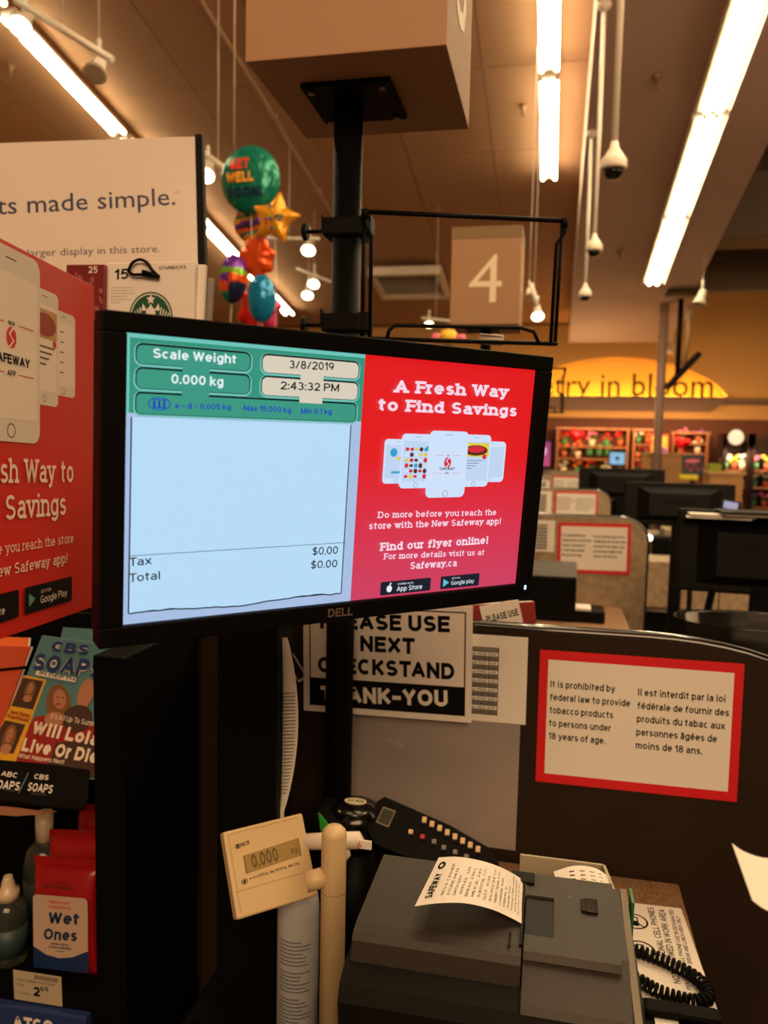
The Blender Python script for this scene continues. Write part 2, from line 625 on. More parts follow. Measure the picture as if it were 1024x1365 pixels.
# main sloping ceiling: backing and big panels
cl = MB()
cl.prism([(-4, ceil_z(-4, 7.78)), (20, ceil_z(20, 7.78)), (20, ceil_z(20, 7.98)), (-4, ceil_z(-4, 7.98))], -11, .23, mat('ceiling_joint', (130, 92, 62), .9), 'x')
ce = struct(cl.build('ceiling'))
ang = math.atan(-KS)
pm = None
for i in range(9):
    for j in range(10):
        Y0 = 1.6 + j * 1.8
        X0 = .23 - 1.22 * (i + .5)
        if pm is None:
            b = MB()
            b.box((0, 0, 0), (1.208, 1.815, .03), CEIL)
            o = b.build('ceiling_panel', ce)
            pm = o.data
        else:
            o = bpy.data.objects.new('ceiling_panel', pm)
            C.objects.link(o)
            o.parent = ce
        o.matrix_local = Matrix.Translation((X0, Y0, ceil_z(Y0, 7.765))) @ Matrix.Rotation(ang, 4, 'X')
sf = MB()
sf.prism([(-2, ceil_z(-2, 6.9)), (17.4, ceil_z(17.4, 6.9)), (17.4, ceil_z(17.4, 7.9)), (-2, ceil_z(-2, 7.9))], .23, 2.27, SOFF, 'x')
struct(sf.build('ceiling_soffit'))
rc = MB()
rc.prism([(-2, 6.6), (20, 5.3), (20, 5.5), (-2, 6.8)], 2.27, 12, mat('right_ceiling', (104, 92, 80), .8), 'x')
struct(rc.build('ceiling_right'))
bmn = MB()
bmn.box((7, 15.2, 4.75), (9.6, .25, .7), mat('beam_paint', (112, 96, 74), .8))
struct(bmn.build('trim_1'))
bmn = MB()
bmn.box((7, 12.6, 5.15), (9.6, .12, .9), mat('beam_paint2', (100, 86, 72), .8))
struct(bmn.build('trim_2'))
WALLC = mat('warm_wall', (190, 146, 84), .8)
wl = MB()
# far wall with the arched niche
cxA = onY(845, 531, 19).x
zb = 2.73
L0, L1 = -1.1, onY(975, 531, 19).x
cxA = (L0 + L1) / 2
arch = []
for i in range(17):
    t = i / 16
    x = L0 + (L1 - L0) * t
    arch.append((x, zb + .92 * (1 - (2 * t - 1) ** 2) ** .75 + .02))
outer = [(-11, zb + .02), (L0, zb + .02)] + arch[1:-1] + [(L1, zb + .02), (12, zb + .02), (12, 6.5), (-11, 6.5)]
wl.prism(outer, 19, 19.4, WALLC)
wl.box((.5, 19.2, 2.53), (23, .4, .48), WALLC)
wl.box((.5, 19.2, 1.14), (23, .4, 2.3), mat('dark_red_brown_wall', (92, 50, 30), .8))
wl.box((1, 19.5, 3.4), (8, .1, 2), mat('niche_paint', (226, 188, 96), .8))
struct(wl.build('wall_back'))
st = MB()
st.box((.5, 18.93, 2.66), (23, .14, .1), mat('dark_ledge', (84, 60, 38), .6))
struct(st.build('trim_3'))
wlf = MB()
wlf.box((-9.5, 8, 3.6), (.2, 26, 7.4), WALLC)
struct(wlf.build('wall_left'))
wr = MB()
wr.box((12, 8, 3.2), (.2, 26, 6.6), WALLC)
struct(wr.build('wall_right'))

# ---- backlit floral sign
sg = thing('backlit_wall_sign', 'backlit arched wall sign reading poetry in bloom above the floral department', 'sign', pose((cxA, 19, zb)))
b = MB()
b.prism([(x - cxA, z - zb) for x, z in [(L0 - .1, zb + .05), (L0 - .1, zb - .28), (L1 - .45, zb - .28), (L1 - .1, zb), (L1 - .1, zb + .05)]], -.24, -.06, mat('sign_shelf', (92, 66, 44), .6))
b.build('shelf', sg)
b = MB()
b.tube([(L0 - cxA + .1, .22, .05), (L1 - cxA - .1, .22, .05)], .03, mat('sign_lamp', (255, 190, 70), emit=32), 8)
b.build('lamp_tube', sg)
P = Print(sg.matrix_world.copy(), -.02)
# thick dark letters standing on the shelf
Vt, Pt, x0t, x1t = glyph('poetry in bloom', .0)
xa, xb = onY(679, 531, 18.95).x - cxA, onY(950, 531, 18.95).x - cxA
b = MB()
k = (xb - xa) / (x1t - x0t)
kz = .52 / .7
lm = mat('dark_letter', (52, 36, 22), .6)
mi_ = b.mi(lm)
for yy in (-.06, -.03):
    vv = [b.bm.verts.new((xa + (v[0] - x0t) * k, yy, .06 + v[1] * kz)) for v in Vt]
    for f in Pt:
        try:
            b.bm.faces.new([vv[i] for i in f])
        except ValueError:
            pass
b.build('lettering', sg)


# ---- ceiling lamp strips
ORD = ('farthest', 'second farthest', 'third from the far end', 'fourth from the far end', 'fifth from the far end', 'nearest')


def strip(loc, label, group, wide=False):
    M = Matrix.Translation(loc) @ Matrix.Rotation(ang, 4, 'X')
    t = thing('strip_light', label, 'ceiling light', M, group)
    b = MB()
    b.box((0, 0, .045), (.2 if not wide else .3, 2.34, .06), WHITE, .01)
    if wide:
        b.box((-.17, 0, .03), (.012, 2.3, .1), WHITE)
        b.box((.17, 0, .03), (.012, 2.3, .1), WHITE)
    b.build('housing', t)
    for s_ in (-1, 1):
        d = .085 if not wide else .06
        b = MB()
        b.tube([(s_ * d, -1.13, 0), (s_ * d, 1.13, 0)], .024 if not wide else .034, TUBE, 10)
        b.build('tube', t)
        for e in (-1, 1):
            b = MB()
            b.box((s_ * d, e * 1.155, .01), (.045, .03, .07), mat('lamp_holder', (170, 160, 140), .5))
            b.build('lamp_holder', t)


for k in range(5):
    Y = 12.005 - 1.17 - k * 2.4
    strip((-.213, Y, ceil_z(Y, 7.57)), 'bare two-tube strip light in the middle ceiling row, ' + ORD[k], 'middle row of strip lights')
for k in range(6):
    Y = 17.44 - 1.17 - k * 2.4
    strip((-6.0, Y, ceil_z(Y, 7.57)), 'bare two-tube strip light in the left ceiling row, ' + ORD[k], 'left row of strip lights')
for k in range(5):
    Y = 13.9 - 1.17 - k * 2.36
    strip((1.5, Y, ceil_z(Y, 6.77)), 'wide strip light under the grey soffit at right, ' + ORD[k], 'right row of strip lights', True)


# ---- pendant dome cameras
def dome(px, py, Yd, top, label):
    p = onY(px, py, Yd)
    t = thing('dome_camera', label, 'security camera', Matrix.Translation(p), 'dome cameras hanging from the soffit')
    zt = top - p.z
    b = MB()
    b.tube([(0, 0, .07), (0, 0, zt)], .019, WHITE, 10)
    b.build('pole', t)
    b = MB()
    b.lathe([(.02, .12), (.028, .085), (.055, .045), (.072, .022), (.076, -.02), (.07, -.032)], WHITE, 20)
    hs0 = b.build('housing', t)
    b = MB()
    b.lathe([(.055, -.032), (.051, -.052), (.036, -.073), (.015, -.083), (0, -.084)], GLOSSB, 20)
    b.build('dome', hs0)
    b = MB()
    b.lathe([(.02, -.09), (.05, -.06), (.07, -.03), (.05, 0), (.0, 0.005)], WHITE, 14, Matrix.Translation((0, 0, zt)))
    b.build('ceiling_mount', t)


dome(818, 219, 4.75, ceil_z(4.75, 6.9), 'white pendant dome camera hanging lowest and nearest by the soffit')
dome(792, 330, 7.6, ceil_z(7.6, 6.9), 'middle one of three white pendant dome cameras')
dome(780, 392, 9.6, ceil_z(9.6, 6.9), 'farthest and smallest of the three white pendant dome cameras')


# ---- track spotlights
def spot(px, py, Y, label, d=(0.1, -.6, -.8), on=True, sc=1.0, rail=None, ztop=None):
    p = onY(px, py, Y)
    t = thing('track_spotlight', label, 'spotlight', Matrix.Translation(p), 'track spotlights')
    q = Vector(d).normalized().to_track_quat('Z', 'Y').to_matrix().to_4x4()
    b = MB()
    b.lathe([(.035 * sc, -.22 * sc), (.05 * sc, -.2 * sc), (.055 * sc, -.12 * sc), (.08 * sc, -.05 * sc), (.1 * sc, 0), (.09 * sc, 0)], WHITE, 18, q)
    b.build('shade', t)
    b = MB()
    b.lathe([(.085 * sc, .001), (.08 * sc, .006)], mat('spot_bulb', (255, 235, 190), emit=14) if on else mat('unlit_bulb', (190, 170, 140), .3), 18, q)
    b.build('bulb', t)
    b = MB()
    h = q @ Vector((0, 0, -.15 * sc))
    b.tube([h, h + Vector((0, 0, .14 * sc)), h + Vector((0, 0, .2 * sc))], .018 * sc, WHITE, 8)
    if rail:
        r0 = onY(rail[0], rail[1], Y) - p
        r1 = onY(rail[2], rail[3], Y) - p
        b.tube([r0, r1], .025, WHITE, 6)
        c_ = (r0 + r1) / 2
        b.tube([c_, c_ + Vector((0, 0, ceil_z(Y, 7.75) - p.z - c_.z))], .004, WHITE, 6)
    else:
        zt_ = ztop or ceil_z(Y, 7.75)
        b.tube([h, Vector((h.x, h.y, zt_ - p.z))], .004, WHITE, 6)
    b.build('bracket', t)


spot(27, 36, 5.2, 'lit track spotlight at the upper left corner over the strip lights', rail=(20, 0, 150, 80), sc=.9)
spot(127, 98, 5.6, 'unlit white spotlight second from the upper left corner', on=False, sc=.9)
spot(274, 234, 7.5, 'lit spotlight beside the white display header edge', rail=(262, 196, 320, 240))
spot(411, 334, 11, 'lit spotlight on the short horizontal rail right of the balloons', rail=(345, 318, 426, 318), sc=1.1)
spot(418, 379, 13, 'upper one of the close pair of lit spotlights left of the black pole', rail=(395, 358, 442, 376), sc=1.1)
spot(410, 394, 13.4, 'lower one of the close pair of lit spotlights left of the black pole', sc=1.1)
spot(572, 433, 13, 'small lit spotlight under the ceiling vent', rail=(562, 424, 600, 428), sc=.8)
spot(717, 422, 9, 'lit spotlight right of the number 4 lane box', rail=(708, 378, 716, 408), sc=.75)
spot(706, 396, 9.1, 'unlit spotlight above the lit one right of the lane number box', on=False, sc=.6)
spot(932, 406, 13, 'white unlit spotlight upper one under the right soffit edge', d=(-.3, -.2, -1), on=False, sc=1.1, ztop=5.75)
spot(914, 428, 15.6, 'white unlit spotlight lower one beside the black hanging bracket', d=(-.4, -.2, -1), on=False, sc=1.1, ztop=5.6)
spot(892, 470, 18.2, 'small far unlit spotlight by the white column', d=(-.4, -.2, -1), on=False, sc=1.0, ztop=5.4)


def sprink(px, py, a, label):
    p = onSlope(px, py, a)
    t = thing('sprinkler_head', label, 'sprinkler', Matrix.Translation(p), 'ceiling sprinklers')
    b = MB()
    b.lathe([(.05, .1), (.045, .07), (.02, .06), (.018, .02)], mat('dull_brass', (150, 120, 90), .4, .3), 12)
    b.build('body', t)
    b = MB()
    b.lathe([(.015, .02), (.015, -.03), (.035, -.032), (.035, -.04)], mat('dull_brass', (150, 120, 90)), 12)
    b.build('deflector', t)


sprink(697, 152, 7.64, 'sprinkler head on the ceiling left of the middle strip lights')
sprink(876, 114, 6.8, 'nearest sprinkler head under the soffit right of the dome cameras')
sprink(826, 343, 6.8, 'far sprinkler head under the soffit between camera and right strip lights')
sprink(275, 341, 7.64, 'small sprinkler head left of the balloons')
sprink(14, 98, 7.64, 'tiny sprinkler head under the ceiling at far upper left')

# conduit on the ceiling
cm = MB()
cm.tube([onSlope(262, -10, 7.7), onSlope(350, 130, 7.7), onSlope(430, 265, 7.7), onSlope(452, 300, 7.7)], .022, mat('conduit_paint', (160, 128, 100), .6), 8)
for q in ((365, 155), (424, 254)):
    p = onSlope(q[0], q[1], 7.7)
    cm.box(p, (.09, .09, .06), mat('conduit_paint', (160, 128, 100)))
tag(cm.build('ceiling_conduit'), 'thin painted conduit running across the ceiling behind the lane box', 'conduit')

# ceiling vent
p = onSlope(547, 378, 7.55)
vt = thing('ceiling_vent', 'white louvred ceiling vent left of the number 4 box', 'vent', Matrix.Translation(p) @ Matrix.Rotation(ang, 4, 'X'))
b = MB()
for x_, y_, dx, dy in ((0, -.62, 1.4, .1), (0, .62, 1.4, .1), (-.66, 0, .09, 1.15), (.66, 0, .09, 1.15)):
    b.box((x_, y_, 0), (dx, dy, .16), WHITE)
b.build('frame', vt)
b = MB()
b.box((0, 0, .06), (1.25, 1.15, .02), mat('vent_dark', (70, 56, 46), .8))
b.build('backing', vt)
b = MB()
b.box((0, 0, 0), (1.25, .06, .015), WHITE, M=None)
sl = b.build('slat', vt)
for i in range(9):
    o = sl if i == 0 else sl.copy()
    if i:
        C.objects.link(o)
        o.parent = vt
    o.matrix_local = Matrix.Translation((0, -.5 + i * .125, 0)) @ Matrix.Rotation(R(35), 4, 'X')
for i in range(5):
    pass

# column and hanging bracket camera
p = onY(877, 590, 15.2)
co = thing('round_column', 'slim white round column in front of the floral department', 'column', (p.x, 15.2, 0))
b = MB()
b.tube([(0, 0, .1), (0, 0, ceil_z(15.2, 6.9))], .08, mat('column_paint', (158, 130, 118), .5), 20)
b.build('shaft', co)
b = MB()
b.lathe([(.12, 0), (.12, .08), (.09, .1)], WHITE, 20)
b.build('base', co)
p = onY(903, 500, 14.6)
hb = thing('hanging_monitor', 'black flat display tilted on a black drop pole beneath the soffit edge', 'monitor', Matrix.Translation(p))
b = MB()
b.tube([(0, 0, 0), (0, 0, 1.3)], .045, BLK2, 10)
b.build('pole', hb)
b = MB()
b.box((0, 0, ceil_z(14.6, 6.9) - p.z - .02), (.5, .4, .03), BLK2)
b.build('ceiling_plate', hb)
b = MB()
b.box((.1, 0, -.02), (.75, .5, .09), BLACK, .01, pose((0, 0, 0), 0, 0, -50))
b.build('display', hb)
b = MB()
b.tube([(.1, -.05, 1.2), (.14, -.06, .7), (.08, -.06, .15)], .04, TAN, 8)
b.build('cable', hb)
for o in hb.children:
    pass
# ================================================================ LANES
PZ = 1.26


def rounded_outline(x0, x1, z0, z1, rl, rr_, n=10):
    pts = [(x0, z0)]
    for i in range(n + 1):
        a = R(180 - 90 * i / n)
        pts.append((x0 + rl[0] + rl[0] * math.cos(a), z1 - rl[1] + rl[1] * math.sin(a)))
    for i in range(n + 1):
        a = R(90 - 90 * i / n)
        pts.append((x1 - rr_[0] + rr_[0] * math.cos(a), z1 - rr_[1] + rr_[1] * math.sin(a)))
    pts.append((x1, z0))
    return pts


def lane_panel(Y, x0, x1, z0, m, label, rl, rr_):
    t = thing('divider_panel', label, 'panel', (0, Y, 0), None)
    pts = rounded_outline(x0, x1, z0, PZ, rl, rr_)
    b = MB()
    b.prism(pts, 0, .03, m)
    b.build('board', t)
    b = MB()
    b.tube([(x, .015, z) for x, z in pts], .0125, mat('edge_trim_black', (9, 8, 8), .2, clear=.4), 10)
    b.build('edge_trim', t)
    return t


NEAR = mat('dark_brown_laminate', (44, 33, 25), .5, noise=.1, scale=5)
lane_panel(1.45, -.80, .46, 0, NEAR, 'dark brown rounded divider panel behind the receipt printer', (.24, .42), (.28, .09))
for i, (Y, l) in enumerate(((3.95, 'speckled beige divider panel of the next checkout lane with rounded corner'),
                            (6.45, 'second speckled beige divider panel beyond, two lanes away'),
                            (8.95, 'third beige divider panel, three lanes away'), (11.45, 'farthest beige divider panel of the checkout lanes'))):
    lane_panel(Y, -.9, .46, 0, STONE, l, (.3, .4), (.13, .11))


def rectY(c, Y):
    q = [onY(a, b_, Y) for a, b_ in c]
    ctr = sum(q, Vector()) / 4
    w_ = ((q[1] - q[0]).length + (q[2] - q[3]).length) / 2
    h_ = ((q[3] - q[0]).length + (q[2] - q[1]).length) / 2
    d = (q[1] - q[0]) + (q[2] - q[3])
    return pose(ctr, 0, 0, math.degrees(math.atan2(-d.z, d.x))), w_, h_


def sheet(t, w_, h_, m, th=.0012, name='sheet'):
    b = MB()
    b.box((0, 0, 0), (w_, th, h_), m)
    return b.build(name, t)


def tobacco(M, w_, h_, label, eps=.00015):
    t = thing('notice_sign', label, 'sign', M, 'red bordered notices on the lane panels')
    sheet(t, w_, h_, REDI)
    P = Print(M, -.0006, eps)
    bw = w_ * .035 + .0035
    P.rect(-w_ / 2 + bw, -h_ / 2 + bw * 1.1, w_ / 2 - bw, h_ / 2 - bw * 1.1, PAPER)
    P.up()
    A = ['It is prohibited by', 'federal law to provide', 'tobacco products', 'to persons under', '18 years of age.']
    B = ['Il est interdit par la loi', 'fédérale de fournir des', 'produits du tabac aux', 'personnes âgées de', 'moins de 18 ans.']
    WA = [.327, .403, .322, .313, .288]
    WB = [.42, .44, .425, .39, .325]
    for k in range(5):
        z = h_ * (.225 - .098 * k)
        P.text(A[k], (-w_ * .44, z), (-w_ * .44 + WA[k] * w_, z), h_ * .052, INK, bold=.028)
        z = h_ * (.215 - .098 * k)
        P.text(B[k], (0, z), (WB[k] * w_, z), h_ * .052, INK, bold=.028)
    P.build('lettering', t)
    return t


def price_list(M, w_, h_, label, eps=.00015, x0=.0):
    t = thing('price_list', label, 'paper', M, 'printed code lists on the lane panels')
    sheet(t, w_, h_, PAPER)
    P = Print(M, -.0006, eps)
    n = 15
    P.rect(-w_ * .42, -h_ * .42, w_ * .30, h_ * .36, INK)
    P.up()
    gr = mat('grey_row', (120, 116, 110), .7)
    for k in range(n):
        zt = h_ * (.355 - .0515 * k)
        P.rect(-w_ * .415, zt - h_ * .044, w_ * .295, zt, PAPER if k % 2 else gr)
    P.up()
    rnd = random.Random(3)
    for k in range(1, n):
        zt = h_ * (.355 - .0515 * k) - h_ * .037
        P.tw('%s  97%03d  $%d.%d9' % (rnd.choice(['Apples', 'Pears', 'Bread', 'Grapes', 'Beans', 'Buns']), rnd.randint(100, 990), rnd.choice([0, 0, 1]), rnd.randint(2, 9)), w_ * .28, zt, h_ * .026, INK, al='r', bold=.02)
    P.build('lettering', t)
    return t


M, w_, h_ = rectY([(721, 865), (994, 886), (981, 1068), (713, 1042)], 1.448)
tobacco(M, w_, h_, 'red bordered tobacco notice on the near dark panel right of the printer')
M, w_, h_ = rectY([(520, 838), (706, 850), (699, 966), (515, 950)], 1.4475)
price_list(M, w_, h_, 'printed code and price list partly behind the please use next checkstand sign')
M, w_, h_ = rectY([(470, 945), (693, 966), (688, 1134), (466, 1105)], 1.4478)
bl = thing('blank_sheet', 'glossy blank laminated sheet on the dark panel under the checkstand sign', 'paper', M)
sheet(bl, w_, h_, mat('grey_laminate_sheet', (150, 142, 140), .22, clear=1, noise=.06, scale=8))
# next checkstand sign
M, w_, h_ = rectY([(411, 800), (634, 806), (625, 965), (399, 944)], 1.428)
ns = thing('checkstand_sign', 'large white sign reading please use next checkstand thank-you behind the pole', 'sign', M)
sheet(ns, w_, h_, CARD, .003)
P = Print(M, -.0016)
bd = .012
P.rect(-w_ / 2 + bd, -h_ / 2 + bd, w_ / 2 - bd, h_ / 2 - bd, INK)
P.up()
P.rect(-w_ / 2 + bd + .0025, -h_ / 2 + .067, w_ / 2 - bd - .0025, h_ / 2 - bd - .0025, CARD)
P.up()
for sv, a, b_, m in (('PLEASE USE', (427, 838), (600, 843), INK), ('NEXT', (480, 868), (553, 872), INK), ('CHECKSTAND', (424, 896), (606, 906), INK), ('THANK-YOU', (428, 935), (597, 942), CARD)):
    P.text(sv, a, b_, 21, m, px=True, bold=.055)
P.build('lettering', ns)
# hooks for that sign
# small sign and folder over the panel top
M, w_, h_ = rectY([(640, 808), (690, 799), (703, 850), (650, 860)], 1.487)
sm = thing('small_checkstand_sign', 'small tilted please use sign sticking up behind the dark panel edge', 'sign', M)
sheet(sm, w_, h_, CARD, .002)
P = Print(M, -.001)
P.text('PLEASE USE', (650, 830), (692, 820), 9, INK, px=True, bold=.04)
P.text('NEXT', (660, 845), (690, 838), 9, INK, px=True, bold=.04)
P.build('lettering', sm)
M, w_, h_ = rectY([(575, 808), (715, 802), (715, 860), (575, 866)], 1.495)
fo = thing('red_folder', 'dark red folder standing behind the small please use sign', 'folder', M)
b = MB()
b.box((0, 0, 0), (w_, .008, h_), mat('maroon_card', (140, 40, 38), .5), .002)
b.build('cover', fo)
b = MB()
b.box((0, 0, h_ / 2 - .002), (w_ * .96, .005, .006), PAPER)
b.build('pages', fo)
# dark photo card left of the sign
M, w_, h_ = rectY([(381, 852), (394, 848), (394, 905), (384, 915)], 1.447)
dp = thing('photo_card', 'small dark photo card on the panel left of the checkstand sign', 'card', M)
sheet(dp, w_, h_, CARD)
P = Print(M, -.0006)
P.rect(-w_ * .4, -h_ * .45, w_ * .4, h_ * .3, mat('dark_photo', (46, 36, 32), .3))
P.build('picture', dp)


# ---- poles with number boxes and wire holders
def number_box(X, Y, z0, s_, h_, num, side, label):
    t = thing('lane_number_box', label, 'sign', pose((X, Y, z0)), 'lane number boxes')
    b = MB()
    b.box((0, 0, h_ / 2), (s_, s_, h_), TAN, .002)
    b.build('box', t)
    b = MB()
    b.box((0, 0, h_ - .026), (s_ + .003, s_ + .003, .053), TAN2)
    b.build('band', t)
    nm = mat('cream_number', (238, 226, 200), .5)
    P = Print(t.matrix_world.copy(), -s_ / 2 - .0005, .0004)
    P.tw(num, 0, .1, .225, nm, asp=1.05, bold=-.004, font='hum')
    P.build('number', t)
    P = Print(Matrix(), -s_ / 2 - .0005, .0004)
    P.tw(num, 0, .1, .225, nm, asp=1.05, bold=-.004, font='hum')
    o = P.build('number', t)
    o.matrix_local = Matrix.Rotation(R(90), 4, 'Z')
    b = MB()
    b.box((-.02, .0, -.004), (.155, .155, .008), BLK2)
    for sx in (-1, 1):
        for sy in (-1, 1):
            b.lathe([(.006, -.014), (.006, -.008)], mat('bolt_steel', (120, 110, 100), .3, 1), 8, Matrix.Translation((-.02 + sx * .062, sy * .062, 0)))
    b.build('mounting_plate', t)
    return t


def wire_holder(M, w_, h_, label):
    t = thing('wire_sign_holder', label, 'sign holder', M, 'wire sign holders on lane poles')
    r = .0035
    b = MB()
    d = .03
    b.tube([(-w_ / 2, 0, h_ / 2), (w_ / 2, 0, h_ / 2)], r * 1.2, BLK2, 8)
    b.tube([(-w_ / 2, 0, h_ / 2 + .004), (-w_ / 2, 0, h_ / 2 - .012)], r * 1.9, BLK2, 8)
    b.tube([(w_ / 2, 0, h_ / 2 + .004), (w_ / 2, 0, h_ / 2 - .012)], r * 1.9, BLK2, 8)
    b.build('top_wire', t)
    for s_ in (-1, 1):
        b = MB()
        x = s_ * w_ / 2
        b.tube([(x, 0, h_ / 2), (x + .002, 0, h_ / 2 - .02), (x + .012 * -s_, 0, h_ / 2 - .04), (x + .012 * -s_, 0, -h_ / 2)], r, BLK2, 8)
        b.tube([(x, .012, h_ / 2), (x, .012, -h_ / 2)], r, BLK2, 8)
        b.build('side_wire', t)
    b = MB()
    b.tube([(-w_ / 2, 0, -h_ / 2), (w_ / 2, 0, -h_ / 2)], r * 1.1, BLK2, 8)
    z = -h_ / 2
    b.tube([(-w_ * .38, -.004, z), (-w_ * .37, -.004, z + .015), (-w_ * .34, -.004, z + .024), (w_ * .3, -.004, z + .026), (w_ * .37, -.004, z + .02), (w_ * .4, -.004, z)], r, BLK2, 8)
    b.build('bottom_wire', t)
    return t


def lane_pole(X, Y, zt, label, hz, r=.026):
    t = thing('lane_pole', label, 'pole', (X, Y, 0), 'lane poles')
    b = MB()
    b.tube([(0, 0, .0), (0, 0, zt)], r, BLK2, 20)
    b.build('shaft', t)
    for z in hz:
        b = MB()
        b.box((0, -.0, z), (2 * r + .02, 2 * r + .016, .032), BLACK, .004)
        b.box((r + .014, -.015, z), (.022, .035, .034), BLACK, .003)
        cl_ = b.build('clamp', t)
        b = MB()
        b.tube([(-r - .005, 0, z), (-r - .05, 0, z)], .0035, BLK2, 8)
        b.lathe([(.014, 0), (.016, .003), (.014, .008)], BLK2, 16, Matrix.Translation((-r - .055, 0, z)) @ Matrix.Rotation(R(90), 4, 'Y'))
        b.box((-r - .018, 0, z + .012), (.004, .012, .03), BLK2)
        b.build('clamp_screw', cl_)
    return t


PX = -.375
PY = 1.395
zh = onY(440, 308, PY).z, onY(440, 433, PY).z
zc = onY(465, 130, PY).z
s1 = .325
number_box(PX + .03, PY + .01, zc - .0, s1, .45, '5', True, 'big tan lane number box overhead on the near black pole')
lane_pole(PX, PY, zc - .009, 'thick black pole behind the customer monitor carrying the big overhead box', zh)
wire_holder(pose((-.1656, 1.4117, 1.8892), 18.3, 4.9, -.4), .352, .212, 'empty black wire sign holder clamped to the near pole')
# second lane pole etc
q = onY(648, 437, 3.9)
number_box(q.x, 3.95, q.z, .325, .45, '4', True, 'tan lane box with the number 4 beyond the wire holder')
lane_pole(q.x, 3.9, q.z - .009, 'black pole under the number 4 box', (1.82,))
wire_holder(pose((q.x + .21, 3.9, 1.87), 10), .35, .21, 'black wire sign holder seen right of the monitor on the number 4 pole')
# clip on holder
M, w_, h_ = rectY([(640, 445), (672, 447), (671, 461), (637, 458)], 1.455)
cp = thing('plastic_clip', 'clear grey plastic clip on the bottom wire of the near sign holder', 'clip', M)
b = MB()
b.box((0, 0, 0), (w_, .012, h_), mat('clip_plastic', (205, 190, 170), .3), .002)
b.build('body', cp)
b = MB()
for zz in (-.3, .3):
    b.box((0, -.007, h_ * zz), (w_ * .9, .002, .0012), mat('clip_groove', (110, 100, 90), .5))
b.build('groove', cp)

# ---- far lanes: notices, lists, printers, monitors
for i, Y in enumerate((3.95, 6.45, 8.95)):
    dx = .0
    far = ('on the beige panel of the next lane', 'on the beige panel two lanes away', 'on the beige panel three lanes away')[i]
    c1 = [(744, 696, 842, 699, 839, 766, 743, 763), (740, 657, 797, 659, 796, 690, 739, 688), (736, 640, 778, 642, 777, 656, 736, 655)][i]
    M, w1, h1 = rectY([c1[0:2], c1[2:4], c1[4:6], c1[6:8]], Y - .004)
    if i:
        w1, h1 = w1, max(h1, w1 * .66)
    tobacco(M, w1, h1, 'small red bordered notice ' + far, .0006)
    c2 = [(690, 692, 740, 694, 739, 736, 690, 734), (700, 654, 736, 655, 735, 684, 700, 683), (708, 640, 733, 640, 733, 656, 708, 656)][i]
    M, w1, h1 = rectY([c2[0:2], c2[2:4], c2[4:6], c2[6:8]], Y - .004)
    price_list(M, w1, h1, 'small printed code list ' + far, .0006)


def back_monitor(cx, Y, zc_, w1, h1, yaw, tilt, label, px_=0, ledge=True):
    t = thing('till_monitor', label, 'monitor', pose((cx, Y, zc_), yaw, 0, 0), 'till monitors seen from behind')
    T = pose((0, 0, 0), 0, tilt, 0)
    b = MB()
    b.box((0, .01, 0), (w1, .025, h1), BLACK, .008, T)
    b.build('bezel', t)
    b = MB()
    vs0 = [(-w1 * .38, -.002, -h1 * .4), (w1 * .38, -.002, -h1 * .4), (w1 * .38, -.002, h1 * .38), (-w1 * .38, -.002, h1 * .38)]
    vs1 = [(-w1 * .27, -.045, -h1 * .3), (w1 * .27, -.045, -h1 * .3), (w1 * .27, -.045, h1 * .22), (-w1 * .27, -.045, h1 * .22)]
    vs0 = [T @ Vector(v) for v in vs0]
    vs1 = [T @ Vector(v) for v in vs1]
    b.face(vs1, BLACK)
    for k in range(4):
        b.face([vs0[k], vs0[(k + 1) % 4], vs1[(k + 1) % 4], vs1[k]], BLACK)
    b.build('rear_housing', t)
    b = MB()
    for k in range(6):
        b.box((0, -.0455, h1 * (.12 - k * .03)), (w1 * .3, .002, .003), BLK2, 0, T)
    b.build('vent_slots', t)
    b = MB()
    b.box((0, 0, (-zc_ - h1 / 2 + .12) / 2), (.075, .05, zc_ - h1 / 2 + .1), BLK2, .006)
    b.build('stand', t)
    b = MB()
    b.box((0, 0, -zc_ + .011), (.26, .2, .02), BLK2, .004)
    b.build('stand_foot', t)
    return t


def at(px_, py_, Y):
    return onY(px_, py_, Y)


p = at(1018, 738, 3.1)
back_monitor(p.x, 3.1, p.z, .6, .31, -6, -8, 'largest black till monitor back at the right edge')
p = at(905, 672, 5.4)
back_monitor(p.x, 5.4, p.z, .68, .28, -4, -10, 'wide black till monitor back in the middle of three')
p = at(828, 645, 7.9)
back_monitor(p.x, 7.9, p.z, .80, .3, -4, -10, 'farthest black till monitor back left of the white column')
# papers on top of the nearest one
p = at(960, 690, 3.1)
pl = thing('paper_stack', 'loose white papers lying on the near till monitor at right', 'paper', (p.x, 3.1, p.z))
for k in range(3):
    b = MB()
    b.box((0, 0, .006 * k), (.22, .09, .004), PAPER, 0, pose((random.uniform(-.02, .02), 0, 0), random.uniform(-8, 8)))
    b.build('sheet', pl)
p = at(1000, 688, 3.1)
tr = thing('grey_tray', 'shallow grey tray with dark rim on top of the right till monitor', 'tray', (p.x + .02, 3.1, p.z + .006))
b = MB()
b.box((0, 0, 0), (.24, .14, .012), mat('tray_grey', (150, 140, 128), .5), .003)
b.build('tray_bottom', tr)
b = MB()
b.box((0, 0, .009), (.26, .16, .006), BLACK, .002)
b.build('rim', tr)
